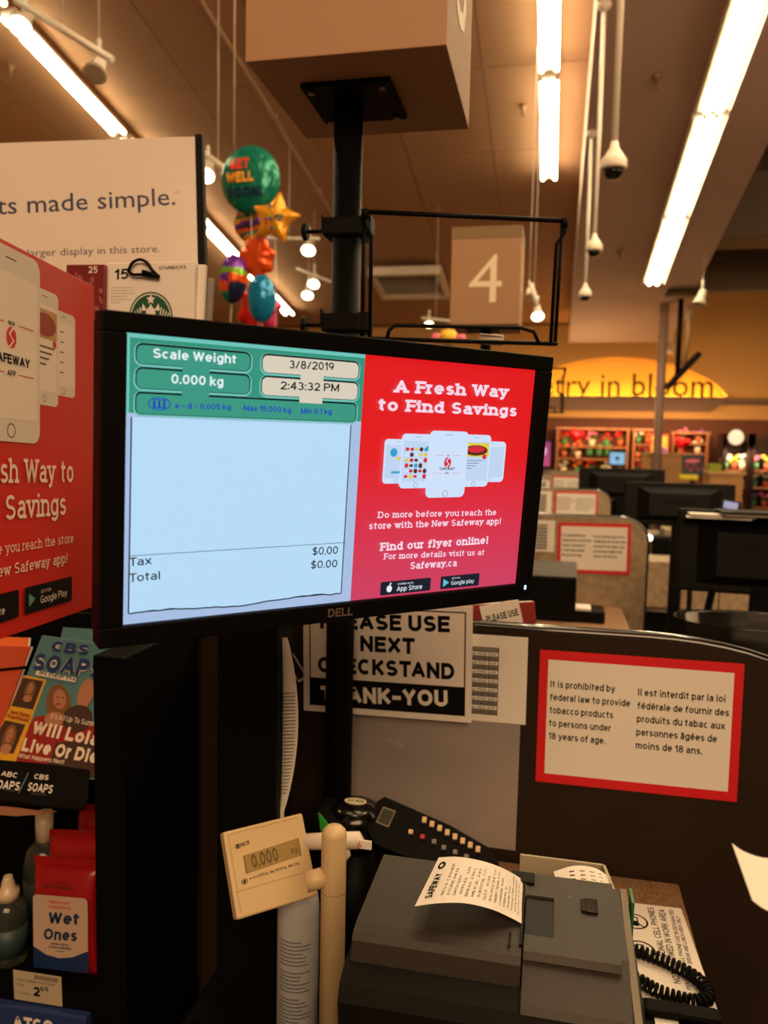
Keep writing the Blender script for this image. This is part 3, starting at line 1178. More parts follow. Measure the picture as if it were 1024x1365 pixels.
# small phone on stand
p = at(973, 678, 4.4)
cs = thing('card_terminal', 'small card terminal with a lit screen behind the right till monitor', 'card terminal', pose(p, 0, -25, 10))
b = MB()
b.box((0, 0, 0), (.1, .03, .09), BLACK, .006)
b.build('body', cs)
b = MB()
b.box((0, -.016, .012), (.07, .003, .04), mat('lit_violet', (170, 165, 200), emit=.8))
b.build('screen', cs)
b = MB()
b.tube([(0, .01, -.04), (0, .03, -.2), (0, .5, -1.15)], .02, BLK2, 10)
b.build('stand', cs)


# lane 2 printer and bits on its counter
def lane_counter(Y, label, x1=.44):
    t = thing('checkout_counter', label, 'counter', (0, Y, 0), None)
    b = MB()
    b.box((-.35, -.3, .4), (1.35 + 2 * (x1 - .3 if False else 0), .56, .8), NEAR)
    b.build('base', t)
    b = MB()
    b.box((-.35, -.3, .815), (1.4, .6, .03), CORK, .004)
    b.build('worktop', t)
    return t


lane_counter(3.95, 'speckled counter of the next checkout lane')
q = at(728, 790, 3.6)
pr = thing('far_printer', 'black receipt printer on the counter of the next lane', 'printer', (q.x, 3.62, .832))
b = MB()
b.box((0, 0, .1), (.26, .22, .2), BLACK, .01)
b.build('body', pr)
b = MB()
b.prism([(-.11, .2), (.11, .2), (.09, .24), (-.04, .25)], -.13, .13, mat('dark_grey_plastic', (60, 56, 52), .5), 'x')
b.build('cover', pr)
q = at(775, 806, 3.6)
kk = thing('paper_tray', 'small dark tray with a white pad on the next lane counter', 'tray', (q.x, 3.6, .832))
b = MB()
b.box((0, 0, .025), (.2, .16, .05), BLACK, .004)
b.build('tray_box', kk)
b = MB()
b.box((-.02, -.02, .056), (.12, .1, .012), PAPER, .002)
b.build('pad', kk)
# further lane bases with black kick strip
for i, (x0, x1, y0, y1, Y, l) in enumerate(((859, 1010, 748, 818, 6.1, 'low beige counter front seen between the till monitors'),
                                           (886, 935, 706, 748, 8.4, 'farther beige counter end behind the middle till monitor stand'))):
    a = at(x0, y0, Y)
    c = at(x1, y1, Y)
    t = thing('checkout_counter', l, 'counter', (0, Y, 0))
    wid = c.x - a.x
    nq = 3 if i == 0 else 1
    for k in range(nq):
        b = MB()
        b.box((a.x + wid * (k + .5) / nq, .2, (a.z + c.z) / 2), (wid / nq - .008, .4, a.z - c.z), STONE, .004)
        b.build('panel', t)
    b = MB()
    b.box(((a.x + c.x) / 2, .2, c.z - .02), (wid, .41, .025), mat('steel_strip', (150, 140, 130), .25, .9))
    b.build('metal_strip', t)
    b = MB()
    b.box(((a.x + c.x) / 2, .22, (c.z - .03) / 2), (wid, .36, c.z - .03), BLK2)
    b.build('kick_plate', t)
q = at(900, 752, 7.2)
ch = thing('dark_stool', 'dark chair shape behind the middle till monitor', 'chair', (q.x, 7.2, q.z))
b = MB()
b.box((0, 0, .1), (.4, .06, .3), BLACK, .03)
b.build('backrest', ch)
b = MB()
b.box((0, -.2, -.1), (.42, .42, .06), BLACK, .02)
b.build('seat', ch)
b = MB()
b.tube([(0, -.2, -.1), (0, -.2, -q.z + .03)], .03, BLK2, 10)
b.build('pedestal', ch)
b = MB()
b.box((0, -.2, -q.z + .015), (.45, .45, .03), BLK2, .01)
b.build('stool_base', ch)
q = at(865, 717, 6.9)
gl = thing('small_lamp', 'small round white light glowing beside the divider panel corner', 'lamp', (q.x, 6.9, q.z))
b = MB()
b.lathe([(.0, -.03), (.026, -.015), (.03, 0), (.026, .015), (0, .03)], mat('lamp_glow', (255, 245, 215), emit=6), 14)
b.build('bulb', gl)
b = MB()
b.tube([(0, 0, -.03), (0, 0, -q.z)], .012, BLK2, 8)
b.build('stem', gl)
# clear plastic bin + thin black post right
q = at(985, 832, 2.5)
bi = thing('clear_bin', 'clear plastic bin on the counter behind the right end of the dark panel', 'bin', (q.x + .04, 2.45, q.z - .1))
b = MB()
b.lathe([(.17, -.14), (.2, .0), (.225, .12), (.235, .125), (.22, .12), (.165, -.13)], mat('hazy_plastic', (90, 90, 88), .12, trans=.95), 28, sy=.6, cap=False)
b.build('tub', bi)
b = MB()
b.box((0, 0, -.14 - (q.z - .24) / 2), (.42, .28, q.z - .24), BLK2, .004)
b.build('pedestal', bi)
q = at(923, 790, 3.4)
po = thing('thin_post', 'thin black post left of the right till monitor', 'post', (q.x - .01, 3.4, 0))
b = MB()
b.tube([(0, 0, 0), (0, 0, 1.25)], .011, BLK2, 10)
b.build('shaft', po)
b = MB()
b.lathe([(.07, 0), (.07, .01), (.02, .02)], BLK2, 16)
b.build('base', po)
# ================================================================ FLORAL DEPARTMENT
FY = 18.3


def fbox(name, label, cat, px4, Y, m, depth=.3, group=None, extra=None):
    a = at(px4[0], px4[1], Y)
    c = at(px4[2], px4[3], Y)
    t = thing(name, label, cat, ((a.x + c.x) / 2, Y, c.z), group)
    b = MB()
    b.box((0, depth / 2, (a.z - c.z) / 2), (c.x - a.x, depth, a.z - c.z), m, .01)
    b.build('body', t)
    return t, c.x - a.x, a.z - c.z


# shelving
def shelving(px0, px1, py0, rows, Y, label, m=WOOD):
    a = at(px0, py0, Y)
    c = at(px1, py0, Y)
    t = thing('shelving_unit', label, 'shelf', ((a.x + c.x) / 2, Y, 0), 'floral shelving')
    W_ = c.x - a.x
    for s_ in (-1, 1):
        b = MB()
        b.box((s_ * W_ / 2, .2, a.z / 2), (.05, .4, a.z), m)
        b.build('side_panel', t)
    b = MB()
    b.box((0, .41, a.z / 2), (W_, .02, a.z), mat('shelf_back', (120, 62, 34), .7))
    b.build('back_panel', t)
    zs = []
    for r in rows:
        z = at(px0, r, Y).z
        zs.append(z)
        b = MB()
        b.box((0, .2, z - .02), (W_ - .05, .4, .04), m)
        b.build('shelf', t)
    b = MB()
    b.box((0, .2, a.z + .02), (W_ + .1, .44, .05), m)
    b.build('top_board', t)
    return t, a.x, c.x, zs


def plant(x, y, z, s_, potc, flc, label, grp):
    t = thing('potted_flowers', label, 'flowers', (x, y, z), grp)
    b = MB()
    b.lathe([(.05 * s_, 0), (.07 * s_, .14 * s_), (.06 * s_, .14 * s_)], potc, 12)
    b.build('pot', t)
    b = MB()
    rn = random.Random(int(x * 1000))
    for k in range(9):
        M_ = Matrix.Translation((rn.uniform(-.09, .09) * s_, rn.uniform(-.05, .05) * s_, .2 * s_ + rn.uniform(-.03, .1) * s_))
        r_ = rn.uniform(.025, .045) * s_
        b.lathe([(0, -r_), (r_ * .8, -r_ * .5), (r_, 0), (r_ * .7, r_ * .6), (0, r_ * .8)], flc, 8, M_)
    b.build('blooms', t)
    b = MB()
    for k in range(7):
        a_ = k * .9
        b.box((0, 0, .17 * s_), (.015 * s_, .008 * s_, .14 * s_), mat('leaf_green', (60, 110, 45), .6), 0, pose((0, 0, 0), math.degrees(a_), 0, 0) @ Matrix.Rotation(R(18), 4, 'X'))
    b.build('stems', t)


cols = {'red': (200, 30, 30), 'pink': (225, 110, 140), 'yellow': (235, 190, 60), 'orange': (225, 110, 40), 'white': (230, 220, 205), 'violet': (120, 70, 150)}
FM = {k: mat('petal_' + k, v, .5) for k, v in cols.items()}
POTS = [mat('pot_' + n, c, .5) for n, c in (('green', (60, 120, 70)), ('terracotta', (170, 80, 45)), ('cream', (220, 200, 170)))]
un = (('leftmost', 744, 838, 572, (594, 610, 632), 'wooden floral shelving left of the white column'),
      ('right', 898, 944, 578, (590, 604, 622), 'wooden floral shelving right of the white column'),
      ('far', 846, 872, 574, (592, 612, 634), 'narrow wooden floral shelving just left of the white column'))
for nm, a0, a1, t0, rows, lb in un:
    t, xa_, xb_, zs = shelving(a0, a1, t0, rows, FY, lb)
    l = area('shelf_fill', ((xa_ + xb_) / 2, FY - .5, zs[0] + .55), ((xa_ + xb_) / 2, FY + .2, zs[1]), max(.3, xb_ - xa_ - .2), .1, 12, (1, .6, .3))  # added light with no lamp behind it, brightens the shelf rows
    n_ = max(2, int((xb_ - xa_) / .26))
    for ri, z in enumerate(zs):
        for k in range(n_):
            c_ = random.choice(list(FM))
            if ri == 1 and nm == 'leftmost' and k in (2, 3, 4):
                continue
            x = xa_ + (xb_ - xa_) * (k + .5) / n_
            row = ('top', 'middle', 'bottom')[ri]
            where = {'leftmost': 'in the wide left shelving', 'right': 'right of the white column', 'far': 'in the narrow shelving'}[nm]
            ordn = ('first', 'second', 'third', 'fourth', 'fifth', 'sixth', 'seventh')[k]
            plant(x, FY + .12, z, 1.05, POTS[(k + ri) % 3], FM[c_], '%s potted flowers, %s from left, %s shelf %s' % (c_, ordn, row, where), 'potted flowers in the floral department')
for k, xx in enumerate((786, 799, 811)):
    p = at(xx, 608, FY - .05)
    t = thing('green_vase', ('left', 'middle', 'right')[k] + ' one of three green vases on the floral shelving', 'vase', (p.x, FY + .12, p.z + .005), 'green vases')
    b = MB()
    b.lathe([(.07, 0), (.08, .1), (.075, .22), (.085, .24)], mat('vase_green', (70, 130, 85), .4), 16)
    b.build('body', t)
    b = MB()
    b.lathe([(.087, .235), (.087, .25), (.07, .25)], mat('vase_rim', (110, 160, 110), .4), 16)
    b.build('rim', t)


def heart(px_, py_, Y, s_, label):
    p = at(px_, py_, Y)
    t = thing('heart_balloon', label, 'balloon', pose(p, 0, 0, 14), 'red heart balloons')
    b = MB()
    n = 28
    rim = []
    for i in range(n):
        a = 2 * math.pi * i / n
        rim.append((16 * math.sin(a) ** 3 / 17 * s_, (13 * math.cos(a) - 5 * math.cos(2 * a) - 2 * math.cos(3 * a) - math.cos(4 * a)) / 17 * s_))
    fm = mat('red_foil', (215, 22, 34), .2, .5)
    k = b.mi(fm)
    for sg_ in (-1, 1):
        prev = [b.bm.verts.new((x, 0, z)) for x, z in rim]
        for sc, dd in ((.85, .22), (.6, .33), (.3, .38)):
            cur = [b.bm.verts.new((x * sc, sg_ * dd * s_, z * sc)) for x, z in rim]
            for i in range(n):
                f = b.bm.faces.new((prev[i], prev[(i + 1) % n], cur[(i + 1) % n], cur[i]))
                f.smooth = True
            prev = cur
        b.bm.faces.new(prev).smooth = True
    b.build('balloon', t)
    b = MB()
    b.tube([(0, 0, -.9 * s_), (.02, 0, -2.6 * s_)], .004, WHITE, 5)
    b.build('string', t)


heart(769, 580, 17.6, .18, 'red heart foil balloon left in front of the floral shelving')
heart(909, 590, 17.0, .17, 'red heart foil balloon right of the white column')
# screens
p = at(823, 611, 16.5)
t = thing('small_monitor', 'small monitor with pale blue screen on the floral counter', 'monitor', (p.x, 16.5, p.z))
b = MB()
b.box((0, 0, 0), (.34, .03, .29), BLACK, .008)
b.build('bezel', t)
b = MB()
b.box((0, -.017, 0), (.29, .004, .24), mat('blue_screen', (140, 185, 215), emit=1))
b.build('screen', t)
b = MB()
b.tube([(0, .02, -.14), (0, .02, -p.z + .02)], .02, BLACK, 8)
b.box((0, .02, -p.z + .012), (.2, .16, .02), BLACK)
b.build('stand', t)
P = Print(t.matrix_world.copy(), -.02, .001)
P.ell(0, 0, .04, .04, mat('dark_blue_icon', (40, 70, 110), emit=.8))
P.build('icon', t)
p = at(722, 606, 11.2)
t = thing('pink_screen', 'screen showing a magenta picture beside the big monitor edge', 'monitor', (p.x, 11.2, p.z))
b = MB()
b.box((0, 0, 0), (.3, .03, .4), BLACK, .008)
b.build('bezel', t)
b = MB()
b.box((0, -.017, .01), (.24, .004, .34), screen_grad('magenta_screen', (150, 50, 110), (190, 70, 110), -.16, .18))
b.build('screen', t)
P = Print(t.matrix_world.copy(), -.02, .001)
P.rr(-.03, .0, .07, .1, .02, mat('pale_icon', (230, 190, 215), emit=.8))
P.build('icon', t)
b = MB()
b.box((0, .03, -.2 - (p.z - .2) / 2), (.07, .05, p.z - .2), BLK2)
b.build('stand', t)
# wood counters
for px4, Y, lb in (((861, 606, 918, 662), 15.5, 'tan wooden counter behind the white column'), ((947, 632, 989, 672), 13.0, 'tan wooden box counter right of the chalkboard sign'), ((740, 632, 860, 668), 16.8, 'long low wooden floral counter at left')):
    t, wd, hh = fbox('wood_counter', lb, 'counter', px4, Y, mat('light_wood', (190, 140, 85), .6, noise=.15, scale=3), .6)
    b = MB()
    b.box((0, .3, hh + .02), (wd + .06, .66, .04), mat('pale_counter_top', (205, 165, 110), .4))
    b.build('top', t)
    b = MB()
    b.box((0, .3, -t.location.z / 2), (wd - .06, .5, t.location.z), BLK2)
    b.build('plinth', t)
# chalkboard sign
M_, w1, h1 = rectY([(909, 607), (938, 606), (937, 634), (909, 635)], 12.7)
t = thing('chalkboard_sign', 'dark blue board sign with red lettering right of the white column', 'sign', M_)
b = MB()
b.box((0, 0, 0), (w1, .03, h1), mat('slate_blue', (52, 56, 74), .6), .004)
b.build('board', t)
P = Print(M_, -.016, .001)
P.ell(0, h1 * .22, w1 * .36, h1 * .09, FM['pink'])
for k in range(4):
    P.ell(w1 * (-.25 + .17 * k), -h1 * .18 * (k % 2), w1 * .07, h1 * .06, FM['red'])
P.build('lettering', t)
b = MB()
hh2 = M_.translation.z
b.box((0, .03, -hh2 / 2), (.05, .03, hh2), BLK2)
b.build('post', t)
t, _, _ = fbox('yellow_box', 'bright yellow box under the dark blue board sign', 'box', (907, 633, 931, 640), 12.5, mat('bright_yellow', (225, 205, 40), .5), .2)
t, _, _ = fbox('green_planter', 'yellow green planter box beside the dark blue board sign', 'planter', (946, 618, 962, 632), 13.1, mat('lime', (140, 150, 40), .5), .3)
# flower coolers on the right
for k, (x0, x1, lb) in enumerate(((966, 996, 'left dark flower cooler with a glowing round sign on top'), (1004, 1046, 'right dark flower cooler at the picture edge'))):
    a = at(x0, 578, 17)
    c = at(x1, 690, 17)
    t = thing('flower_cooler', lb, 'cooler', ((a.x + c.x) / 2, 17, 0), 'flower coolers')
    W_ = c.x - a.x
    H_ = a.z
    dk = mat('cooler_dark', (40, 26, 20), .5)
    for s_ in (-1, 1):
        b = MB()
        b.box((s_ * (W_ / 2 - .03), .3, H_ / 2), (.06, .6, H_), dk)
        b.build('side_panel', t)
    b = MB()
    b.box((0, .6, H_ / 2), (W_, .03, H_), dk)
    b.build('back_panel', t)
    b = MB()
    b.prism([(-W_ / 2, H_)] + [(-W_ / 2 + W_ * i / 10, H_ - .28 + .2 * math.sin(math.pi * i / 10)) for i in range(11)] + [(W_ / 2, H_)], 0, .05, dk)
    b.build('arched_top', t)
    for r in (.45, .85, 1.2):
        b = MB()
        b.box((0, .3, r), (W_ - .08, .5, .03), WOOD)
        b.build('shelf', t)
        for j in range(3):
            plant(t.location.x + (-.3 + .3 * j) * W_, 17.22, r + .016, .95, POTS[j], FM[random.choice(list(FM))], '%s bunch on the %s shelf in the %s flower cooler' % (('left', 'middle', 'right')[j], {.45: 'bottom', .85: 'middle', 1.2: 'top'}[r], ('left', 'right')[k]), 'potted flowers in the floral department')
    l = area('cooler_fill', (t.location.x, 16.9, H_ - .35), (t.location.x, 17.4, .6), W_ * .8, .1, 10, (1, .75, .5))  # bare area light without a fixture, aimed into the cooler
p = at(981, 583, 16.7)
t = thing('glowing_sign', 'round glowing white and orange sign over the left flower cooler', 'sign', (p.x, 16.7, p.z))
b = MB()
b.lathe([(.0, -.03), (.13, -.03), (.15, 0), (.13, .03), (0, .03)], mat('glow_panel', (255, 215, 170), emit=1.3), 20, Matrix.Rotation(R(90), 4, 'X'))
b.build('lit_panel', t)
b = MB()
b.lathe([(.15, -.04), (.17, -.04), (.17, .04), (.15, .04)], dk, 20, Matrix.Rotation(R(90), 4, 'X'), cap=False)
b.build('rim', t)
b = MB()
b.tube([(0, .03, -.2), (0, .3, -.25)], .02, dk, 8)
b.build('arm', t)
for px_, Y, lb in ((880, 18.2, 'red and yellow framed poster behind the white column'),):
    M_, w1, h1 = rectY([(866, 578), (892, 578), (892, 612), (866, 612)], Y)
    t = thing('framed_poster', lb, 'poster', M_)
    b = MB()
    b.box((0, 0, 0), (w1, .05, h1), mat('frame_red', (150, 50, 30), .5), .01)
    b.box((0, .05, -M_.translation.z / 2), (.1, .04, M_.translation.z), WOOD)
    b.build('frame', t)
    P = Print(M_, -.026, .001)
    P.rect(-w1 * .4, -h1 * .4, w1 * .4, h1 * .4, mat('poster_yellow', (225, 170, 60), .5))
    P.up()
    P.ell(-.05, .1, .1, .1, FM['red'])
    P.ell(.08, -.1, .08, .08, FM['violet'])
    P.build('picture', t)
area('floral_area_fill', (2.0, 16.6, 2.2), (2.0, 18.4, 1.2), 4.5, .3, 60, (1, .55, .25))  # wide area light with no fixture, aimed at the floral shelving

# ================================================================ BALLOONS
BY = 5.9


def foil(name, col, rough=.22, bump=True):
    if name in MC:
        return MC[name]
    m = mat(name, col, rough, .35)
    nt = m.node_tree
    tc = nt.nodes.new('ShaderNodeTexCoord')
    n = nt.nodes.new('ShaderNodeTexNoise')
    n.inputs['Scale'].default_value = 9
    nt.links.new(tc.outputs['Object'], n.inputs['Vector'])
    bp = nt.nodes.new('ShaderNodeBump')
    bp.inputs['Strength'].default_value = .6
    bp.inputs['Distance'].default_value = .03
    nt.links.new(n.outputs['Fac'], bp.inputs['Height'])
    nt.links.new(bp.outputs['Normal'], nt.nodes['Principled BSDF'].inputs['Normal'])
    return m


def pillow(outline, depth, colf, n_in=6):
    """inflated foil shape from an outline; colf(x,z) picks the material"""
    b = MB()
    n = len(outline)
    for sg_ in (-1, 1):
        rings = []
        for j in range(n_in + 1):
            k = math.cos(math.pi / 2 * j / (n_in + .3))
            d = depth * math.sin(math.pi / 2 * j / (n_in + .3)) ** .8 if j else 0
            rings.append([b.bm.verts.new((x * k, sg_ * d, z * k)) for x, z in outline])
        for A_, B_ in zip(rings, rings[1:]):
            for i in range(n):
                f = b.bm.faces.new((A_[i], A_[(i + 1) % n], B_[(i + 1) % n], B_[i]))
                f.smooth = True
                c = f.calc_center_median()
                f.material_index = b.mi(colf(c.x, c.z))
        f = b.bm.faces.new(rings[-1])
        f.smooth = True
        f.material_index = b.mi(colf(0, 0))
    bmesh.ops.recalc_face_normals(b.bm, faces=list(b.bm.faces))
    return b


def ellipse(rx, rz, n=36, wob=0, k=8):
    return [((rx + wob * math.sin(k * 2 * math.pi * i / n)) * math.cos(2 * math.pi * i / n), (rz + wob * math.sin(k * 2 * math.pi * i / n)) * math.sin(2 * math.pi * i / n)) for i in range(n)]


def balloon(px_, py_, Y, b, label, yaw=0, roll=0, tail=.12):
    p = at(px_, py_, Y)
    M_ = pose(p, yaw, 0, roll)
    t = thing('foil_balloon', label, 'balloon', M_, 'foil balloon bunch')
    b.build('balloon', t)
    b = MB()
    b.tube([(0, 0, -tail), (.01, .01, -tail - .35), (0, .02, -tail - .8)], .003, WHITE, 5)
    b.build('ribbon', t)
    return t, M_


TEAL = foil('teal_foil', (20, 130, 110))
ORF = foil('orange_foil', (225, 85, 20))
YEL = foil('gold_foil', (235, 165, 45))
BLU = foil('blue_foil', (20, 130, 185), .16)
PUR = foil('purple_foil', (110, 50, 170))
GRN = foil('green_foil', (120, 190, 40))
RED = foil('scarlet_foil', (225, 30, 40))
NAV = foil('navy_foil', (35, 40, 80))
PNK = foil('pink_foil', (225, 60, 120))
t, M_ = balloon(334, 240, BY, pillow(ellipse(.235, .255), .10, lambda x, z: TEAL, 7), 'round teal get well soon foil balloon, top of the bunch')
P = Print(M_, -.112, .002)
for sv, a_, b_, m_ in (('GET', (306, 226), (332, 224), mat('balloon_red', (235, 60, 45), .4)), ('WELL', (302, 244), (338, 241), mat('balloon_gold', (240, 165, 40), .4)), ('SOON!', (303, 264), (349, 261), mat('balloon_navy', (25, 25, 70), .4))):
    P.text(sv, a_, b_, 14, m_, px=True, bold=.06)
P.build('lettering', t)
so = []
for i in range(10):
    a = R(90 + 36 * i - 12)
    r_ = .2 if i % 2 == 0 else .115
    so.append((r_ * math.cos(a), r_ * math.sin(a)))
so2 = []
for i in range(10):
    x0_, z0_ = so[i]
    x1_, z1_ = so[(i + 1) % 10]
    so2 += [(x0_, z0_), ((x0_ * 2 + x1_) / 3, (z0_ * 2 + z1_) / 3), ((x0_ + 2 * x1_) / 3, (z0_ + 2 * z1_) / 3)]
t, M_ = balloon(367, 292, BY - .15, pillow(so2, .055, lambda x, z: YEL, 5), 'yellow star foil balloon with coloured dots')
P = Print(M_, -.065, .002)
rn = random.Random(5)
for k in range(14):
    a = rn.uniform(0, 6.28)
    r_ = rn.uniform(.01, .085)
    P.ell(r_ * math.cos(a), r_ * math.sin(a), .012, .012, [RED, GRN, PUR, TEAL, BLU][k % 5], n=10)
P.build('dots', t)


def stripes(x, z):
    k = int((z + .3) / .028) % 5
    return [PUR, YEL, TEAL, ORF, NAV][k]


balloon(338, 297, BY + .15, pillow(ellipse(.16, .16), .07, stripes, 9), 'striped foil balloon tucked under the teal balloon', roll=-10)
ob = pillow(ellipse(.14, .15, 40, .014, 7), .07, lambda x, z: ORF, 6)
balloon(343, 344, BY, ob, 'crinkled orange round foil balloon in the middle of the bunch')


def patch(x, z):
    if z > .07:
        return PUR
    if z > .03:
        return GRN
    if z < -.1:
        return NAV if x > 0 else TEAL
    if z > -.03:
        return PUR if x < -.0 else ORF
    return ORF if x < 0 else NAV


balloon(311, 372, BY - .1, pillow(ellipse(.11, .185), .09, patch, 8), 'oval foil balloon with purple, green and orange patches', roll=5)
balloon(349, 398, BY - .3, pillow(ellipse(.105, .175), .09, lambda x, z: BLU, 7), 'shiny blue oval foil balloon, lowest in front')
balloon(346, 415, BY + .1, pillow(ellipse(.17, .18, 40, .02, 6), .07, lambda x, z: RED if x < .08 else PNK, 7), 'red and pink foil balloon behind the blue one', tail=.2)
p = at(337, 415, BY)
t = thing('balloon_weight', 'weight holding the balloon strings on the floor behind the displays', 'weight', (p.x, BY, 0))
b = MB()
b.lathe([(.1, 0), (.1, .05), (.05, .12), (.02, .14)], RED, 16)
b.build('weight_body', t)
b = MB()
b.tube([(0, 0, .13), (.02, 0, .8), (0, 0, 1.9)], .004, WHITE, 5)
b.build('string', t)
p0, p1 = onSlope(310, 95, 7.7), at(312, 200, BY)
b = MB()
b.tube([Vector((p1.x, BY, p1.z)), Vector((p1.x, BY, ceil_z(BY, 7.75)))], .006, mat('cord_white', (190, 160, 130), .6), 6)
tag(b.build('rope'), 'thin pale cord hanging from the ceiling above the balloons', 'rope')
# little stuffed toy heads behind the wire holder
p = at(598, 449, 8)
t = thing('plush_toy', 'yellow and pink plush head far behind the wire holder', 'toy', (p.x, 8, p.z))
b = MB()
b.lathe([(0, -.09), (.08, -.05), (.1, 0), (.07, .06), (0, .08)], FM['yellow'], 16)
b.build('head', t)
for s_ in (-1, 1):
    b = MB()
    b.lathe([(0, -.06), (.05, -.03), (.06, 0), (.04, .04), (0, .05)], FM['pink'], 12, Matrix.Translation((s_ * .12, 0, -.01)))
    b.build('ear', t)
b = MB()
b.box((0, 0, -p.z / 2 - .04), (.05, .05, p.z - .08), BLK2)
b.build('stand', t)
# ================================================================ CUSTOMER MONITOR
MM = pose((-.1925, .7692, 1.5617), 45, 4.7, 0)
sw, sh = .46, .25
mo = thing('customer_monitor', 'big black framed monitor showing scale weight and a red app advert', 'monitor', MM)
bt, bb, bs = .0165, .0185, .0205
b = MB()
ox0, ox1, oz0, oz1 = -sw / 2 - bs, sw / 2 + bs, -sh / 2 - bb, sh / 2 + bt
for (x0, x1, z0, z1) in ((ox0, ox1, sh / 2, oz1), (ox0, ox1, oz0, -sh / 2), (ox0, -sw / 2, -sh / 2, sh / 2), (sw / 2, ox1, -sh / 2, sh / 2)):
    b.box(((x0 + x1) / 2, .006, (z0 + z1) / 2), (x1 - x0, .024, z1 - z0), BLACK, .0015)
b.build('bezel', mo)
b = MB()
b.box((0, .026, 0), (ox1 - ox0 - .004, .02, oz1 - oz0 - .004), BLACK, .006)
b.box((0, .045, 0), (.3, .03, .17), BLACK, .01)
b.build('rear_housing', mo)
b = MB()
b.box((sw / 2 + .009, -.0065, -sh / 2 - .004), (.0022, .0012, .005), mat('power_light', (150, 190, 255), emit=3))
b.build('power_light', mo)
P = Print(MM, -.006)
P.text('DELL', (437, 823), (470, 820), 11, mat('badge_silver', (150, 130, 115), .3, .6), px=True, bold=.03)
P.build('badge', mo)
SB = mat('screen_white', (182, 219, 246), emit=1)
SBM = mat('screen_margin', (166, 190, 226), emit=1)
SG = mat('screen_green', (46, 146, 122), emit=1)
SG2 = mat('screen_green_light', (112, 196, 186), emit=1)
SK = mat('screen_black', (8, 12, 16), emit=1)
SCR = mat('screen_cream', (214, 205, 186), emit=1)
SW = mat('screen_text_white', (226, 240, 245), emit=1)
SNV = mat('screen_blue_text', (20, 40, 190), emit=1)
SPK = mat('screen_pink_white', (246, 214, 232), emit=1)
b = MB()
b.box((0, .003, 0), (sw, .004, sh), mat('screen_glass', (6, 7, 8), .2), 0)
sc = b.build('screen', mo)
P = Print(MM, .0005)
L = P.loc


def zfx(pxa, pya):
    return L(pxa, pya)


xl = -sw / 2
xm = L(478, 620).x
xr = sw / 2
zh_ = (L(168, 552).y + L(476, 560).y) / 2
P.rect(xl, -sh / 2, xm, zh_, SBM)
P.rect(xl, zh_, xm, sh / 2, SG)
adv = screen_grad('advert_red', (226, 24, 30), (204, 66, 98), -sh / 2, sh * .1)
P.rect(xm, -sh / 2, xr - .001, sh / 2, adv)
P.up()
P.rect(xl, sh / 2 - .0035, xm, sh / 2, SG2)
P.rect(xl, zh_, xl + .0035, sh / 2, SG2)
# receipt sheet with torn lower edge
a = L(176, 560)
c_ = L(467, 566)
zl = L(172, 823).y
zr = L(459, 790).y
zt = zh_ - .0035
pts = [(a.x, zt), (c_.x, zt)]
tear = []
rn = random.Random(2)
for i in range(41):
    t_ = i / 40
    x_ = c_.x + (a.x - c_.x) * t_
    tear.append((x_, zr + (zl - zr) * t_ * 0 - .0008 + .0016 * math.sin(t_ * 9) + rn.uniform(-.0006, .0006)))
P.poly([(a.x - .0012, zt), (c_.x + .0012, zt), (c_.x + .0012, tear[0][1]), (a.x - .0012, tear[-1][1])], SK)
P.up()
P.poly(pts + tear, SB)
P.up()
for u, v in zip(tear, tear[1:]):
    P.line(u, v, .0012, SK)
P.line(L(171, 741), L(460, 723), .0005, SK)
P.text('Tax', (172, 755), (202, 752), 11.5, SK, px=True, bold=.01)
P.text('Total', (172, 776), (213, 772), 11.5, SK, px=True, bold=.01)
P.text('$0.00', (416, 740), (450, 738), 10.5, SK, px=True, bold=.01)
P.text('$0.00', (414, 758), (449, 756), 10.5, SK, px=True, bold=.01)
# buttons


def button(x0, z0, x1, z1, m, r_=.005):
    P.rr(x0 - .0022, z0 - .0022, x1 + .0024, z1 + .002, r_ + .002, SG2)
    P.up()
    P.rr(x0 - .001, z0 - .0006, x1 + .001, z1 + .0017, r_ + .001, SK)
    P.up()
    P.rr(x0, z0, x1, z1, r_, m)
    P.up()


def bx_(p0, p1):
    a_, b__ = L(*p0), L(*p1)
    return a_.x, b__.y, b__.x, a_.y


S2 = mat('screen_green_button', (52, 150, 128), emit=1)
x0, x1 = L(182, 470).x, L(333, 480).x
x2, x3 = L(349, 480).x, L(476, 500).x
zz = [L(182, 459).y, L(182, 484).y, L(182, 491).y, L(182, 517).y, L(180, 524).y, L(180, 551).y]
button(x0, zz[1], x1, zz[0], S2)
button(x0, zz[3], x1, zz[2], S2)
button(x0, zz[5], x3, zz[4], S2, .004)
button(x2, zz[1], x3, zz[0], SCR)
button(x2, zz[3], x3, zz[2], SCR)
for xx0, xx1 in ((x0, x1), (x2, x3)):
    cx_ = (xx0 + xx1) / 2
    wv = (xx1 - xx0)
    for zq in ((zz[1] + zz[2]) / 2, (zz[3] + zz[4]) / 2):
        P.rect(cx_ - wv * .12, zq - .0032, cx_ + wv * .12, zq + .0032, S2 if xx0 == x0 else SCR)
P.up()
P.text('Scale Weight', (203, 477), (313, 485), 13, SW, px=True, bold=.03)
P.text('0.000 kg', (227, 511), (296, 515), 13, SW, px=True, bold=.03)
P.text('3/8/2019', (384, 491), (443, 494), 11, SK, px=True, bold=.02)
P.text('2:43:32 PM', (372, 519), (450, 522), 11, SK, px=True, bold=.02)
P.text('e - d - 0.005 kg', (232, 544), (306, 546), 7.5, SNV, px=True, bold=.02)
P.text('Max 15.000 kg', (323, 547), (386, 550), 7.5, SNV, px=True, bold=.02)
P.text('Min 0.1 kg', (399, 551), (440, 552), 7.5, SNV, px=True, bold=.02)
c0 = L(211, 538)
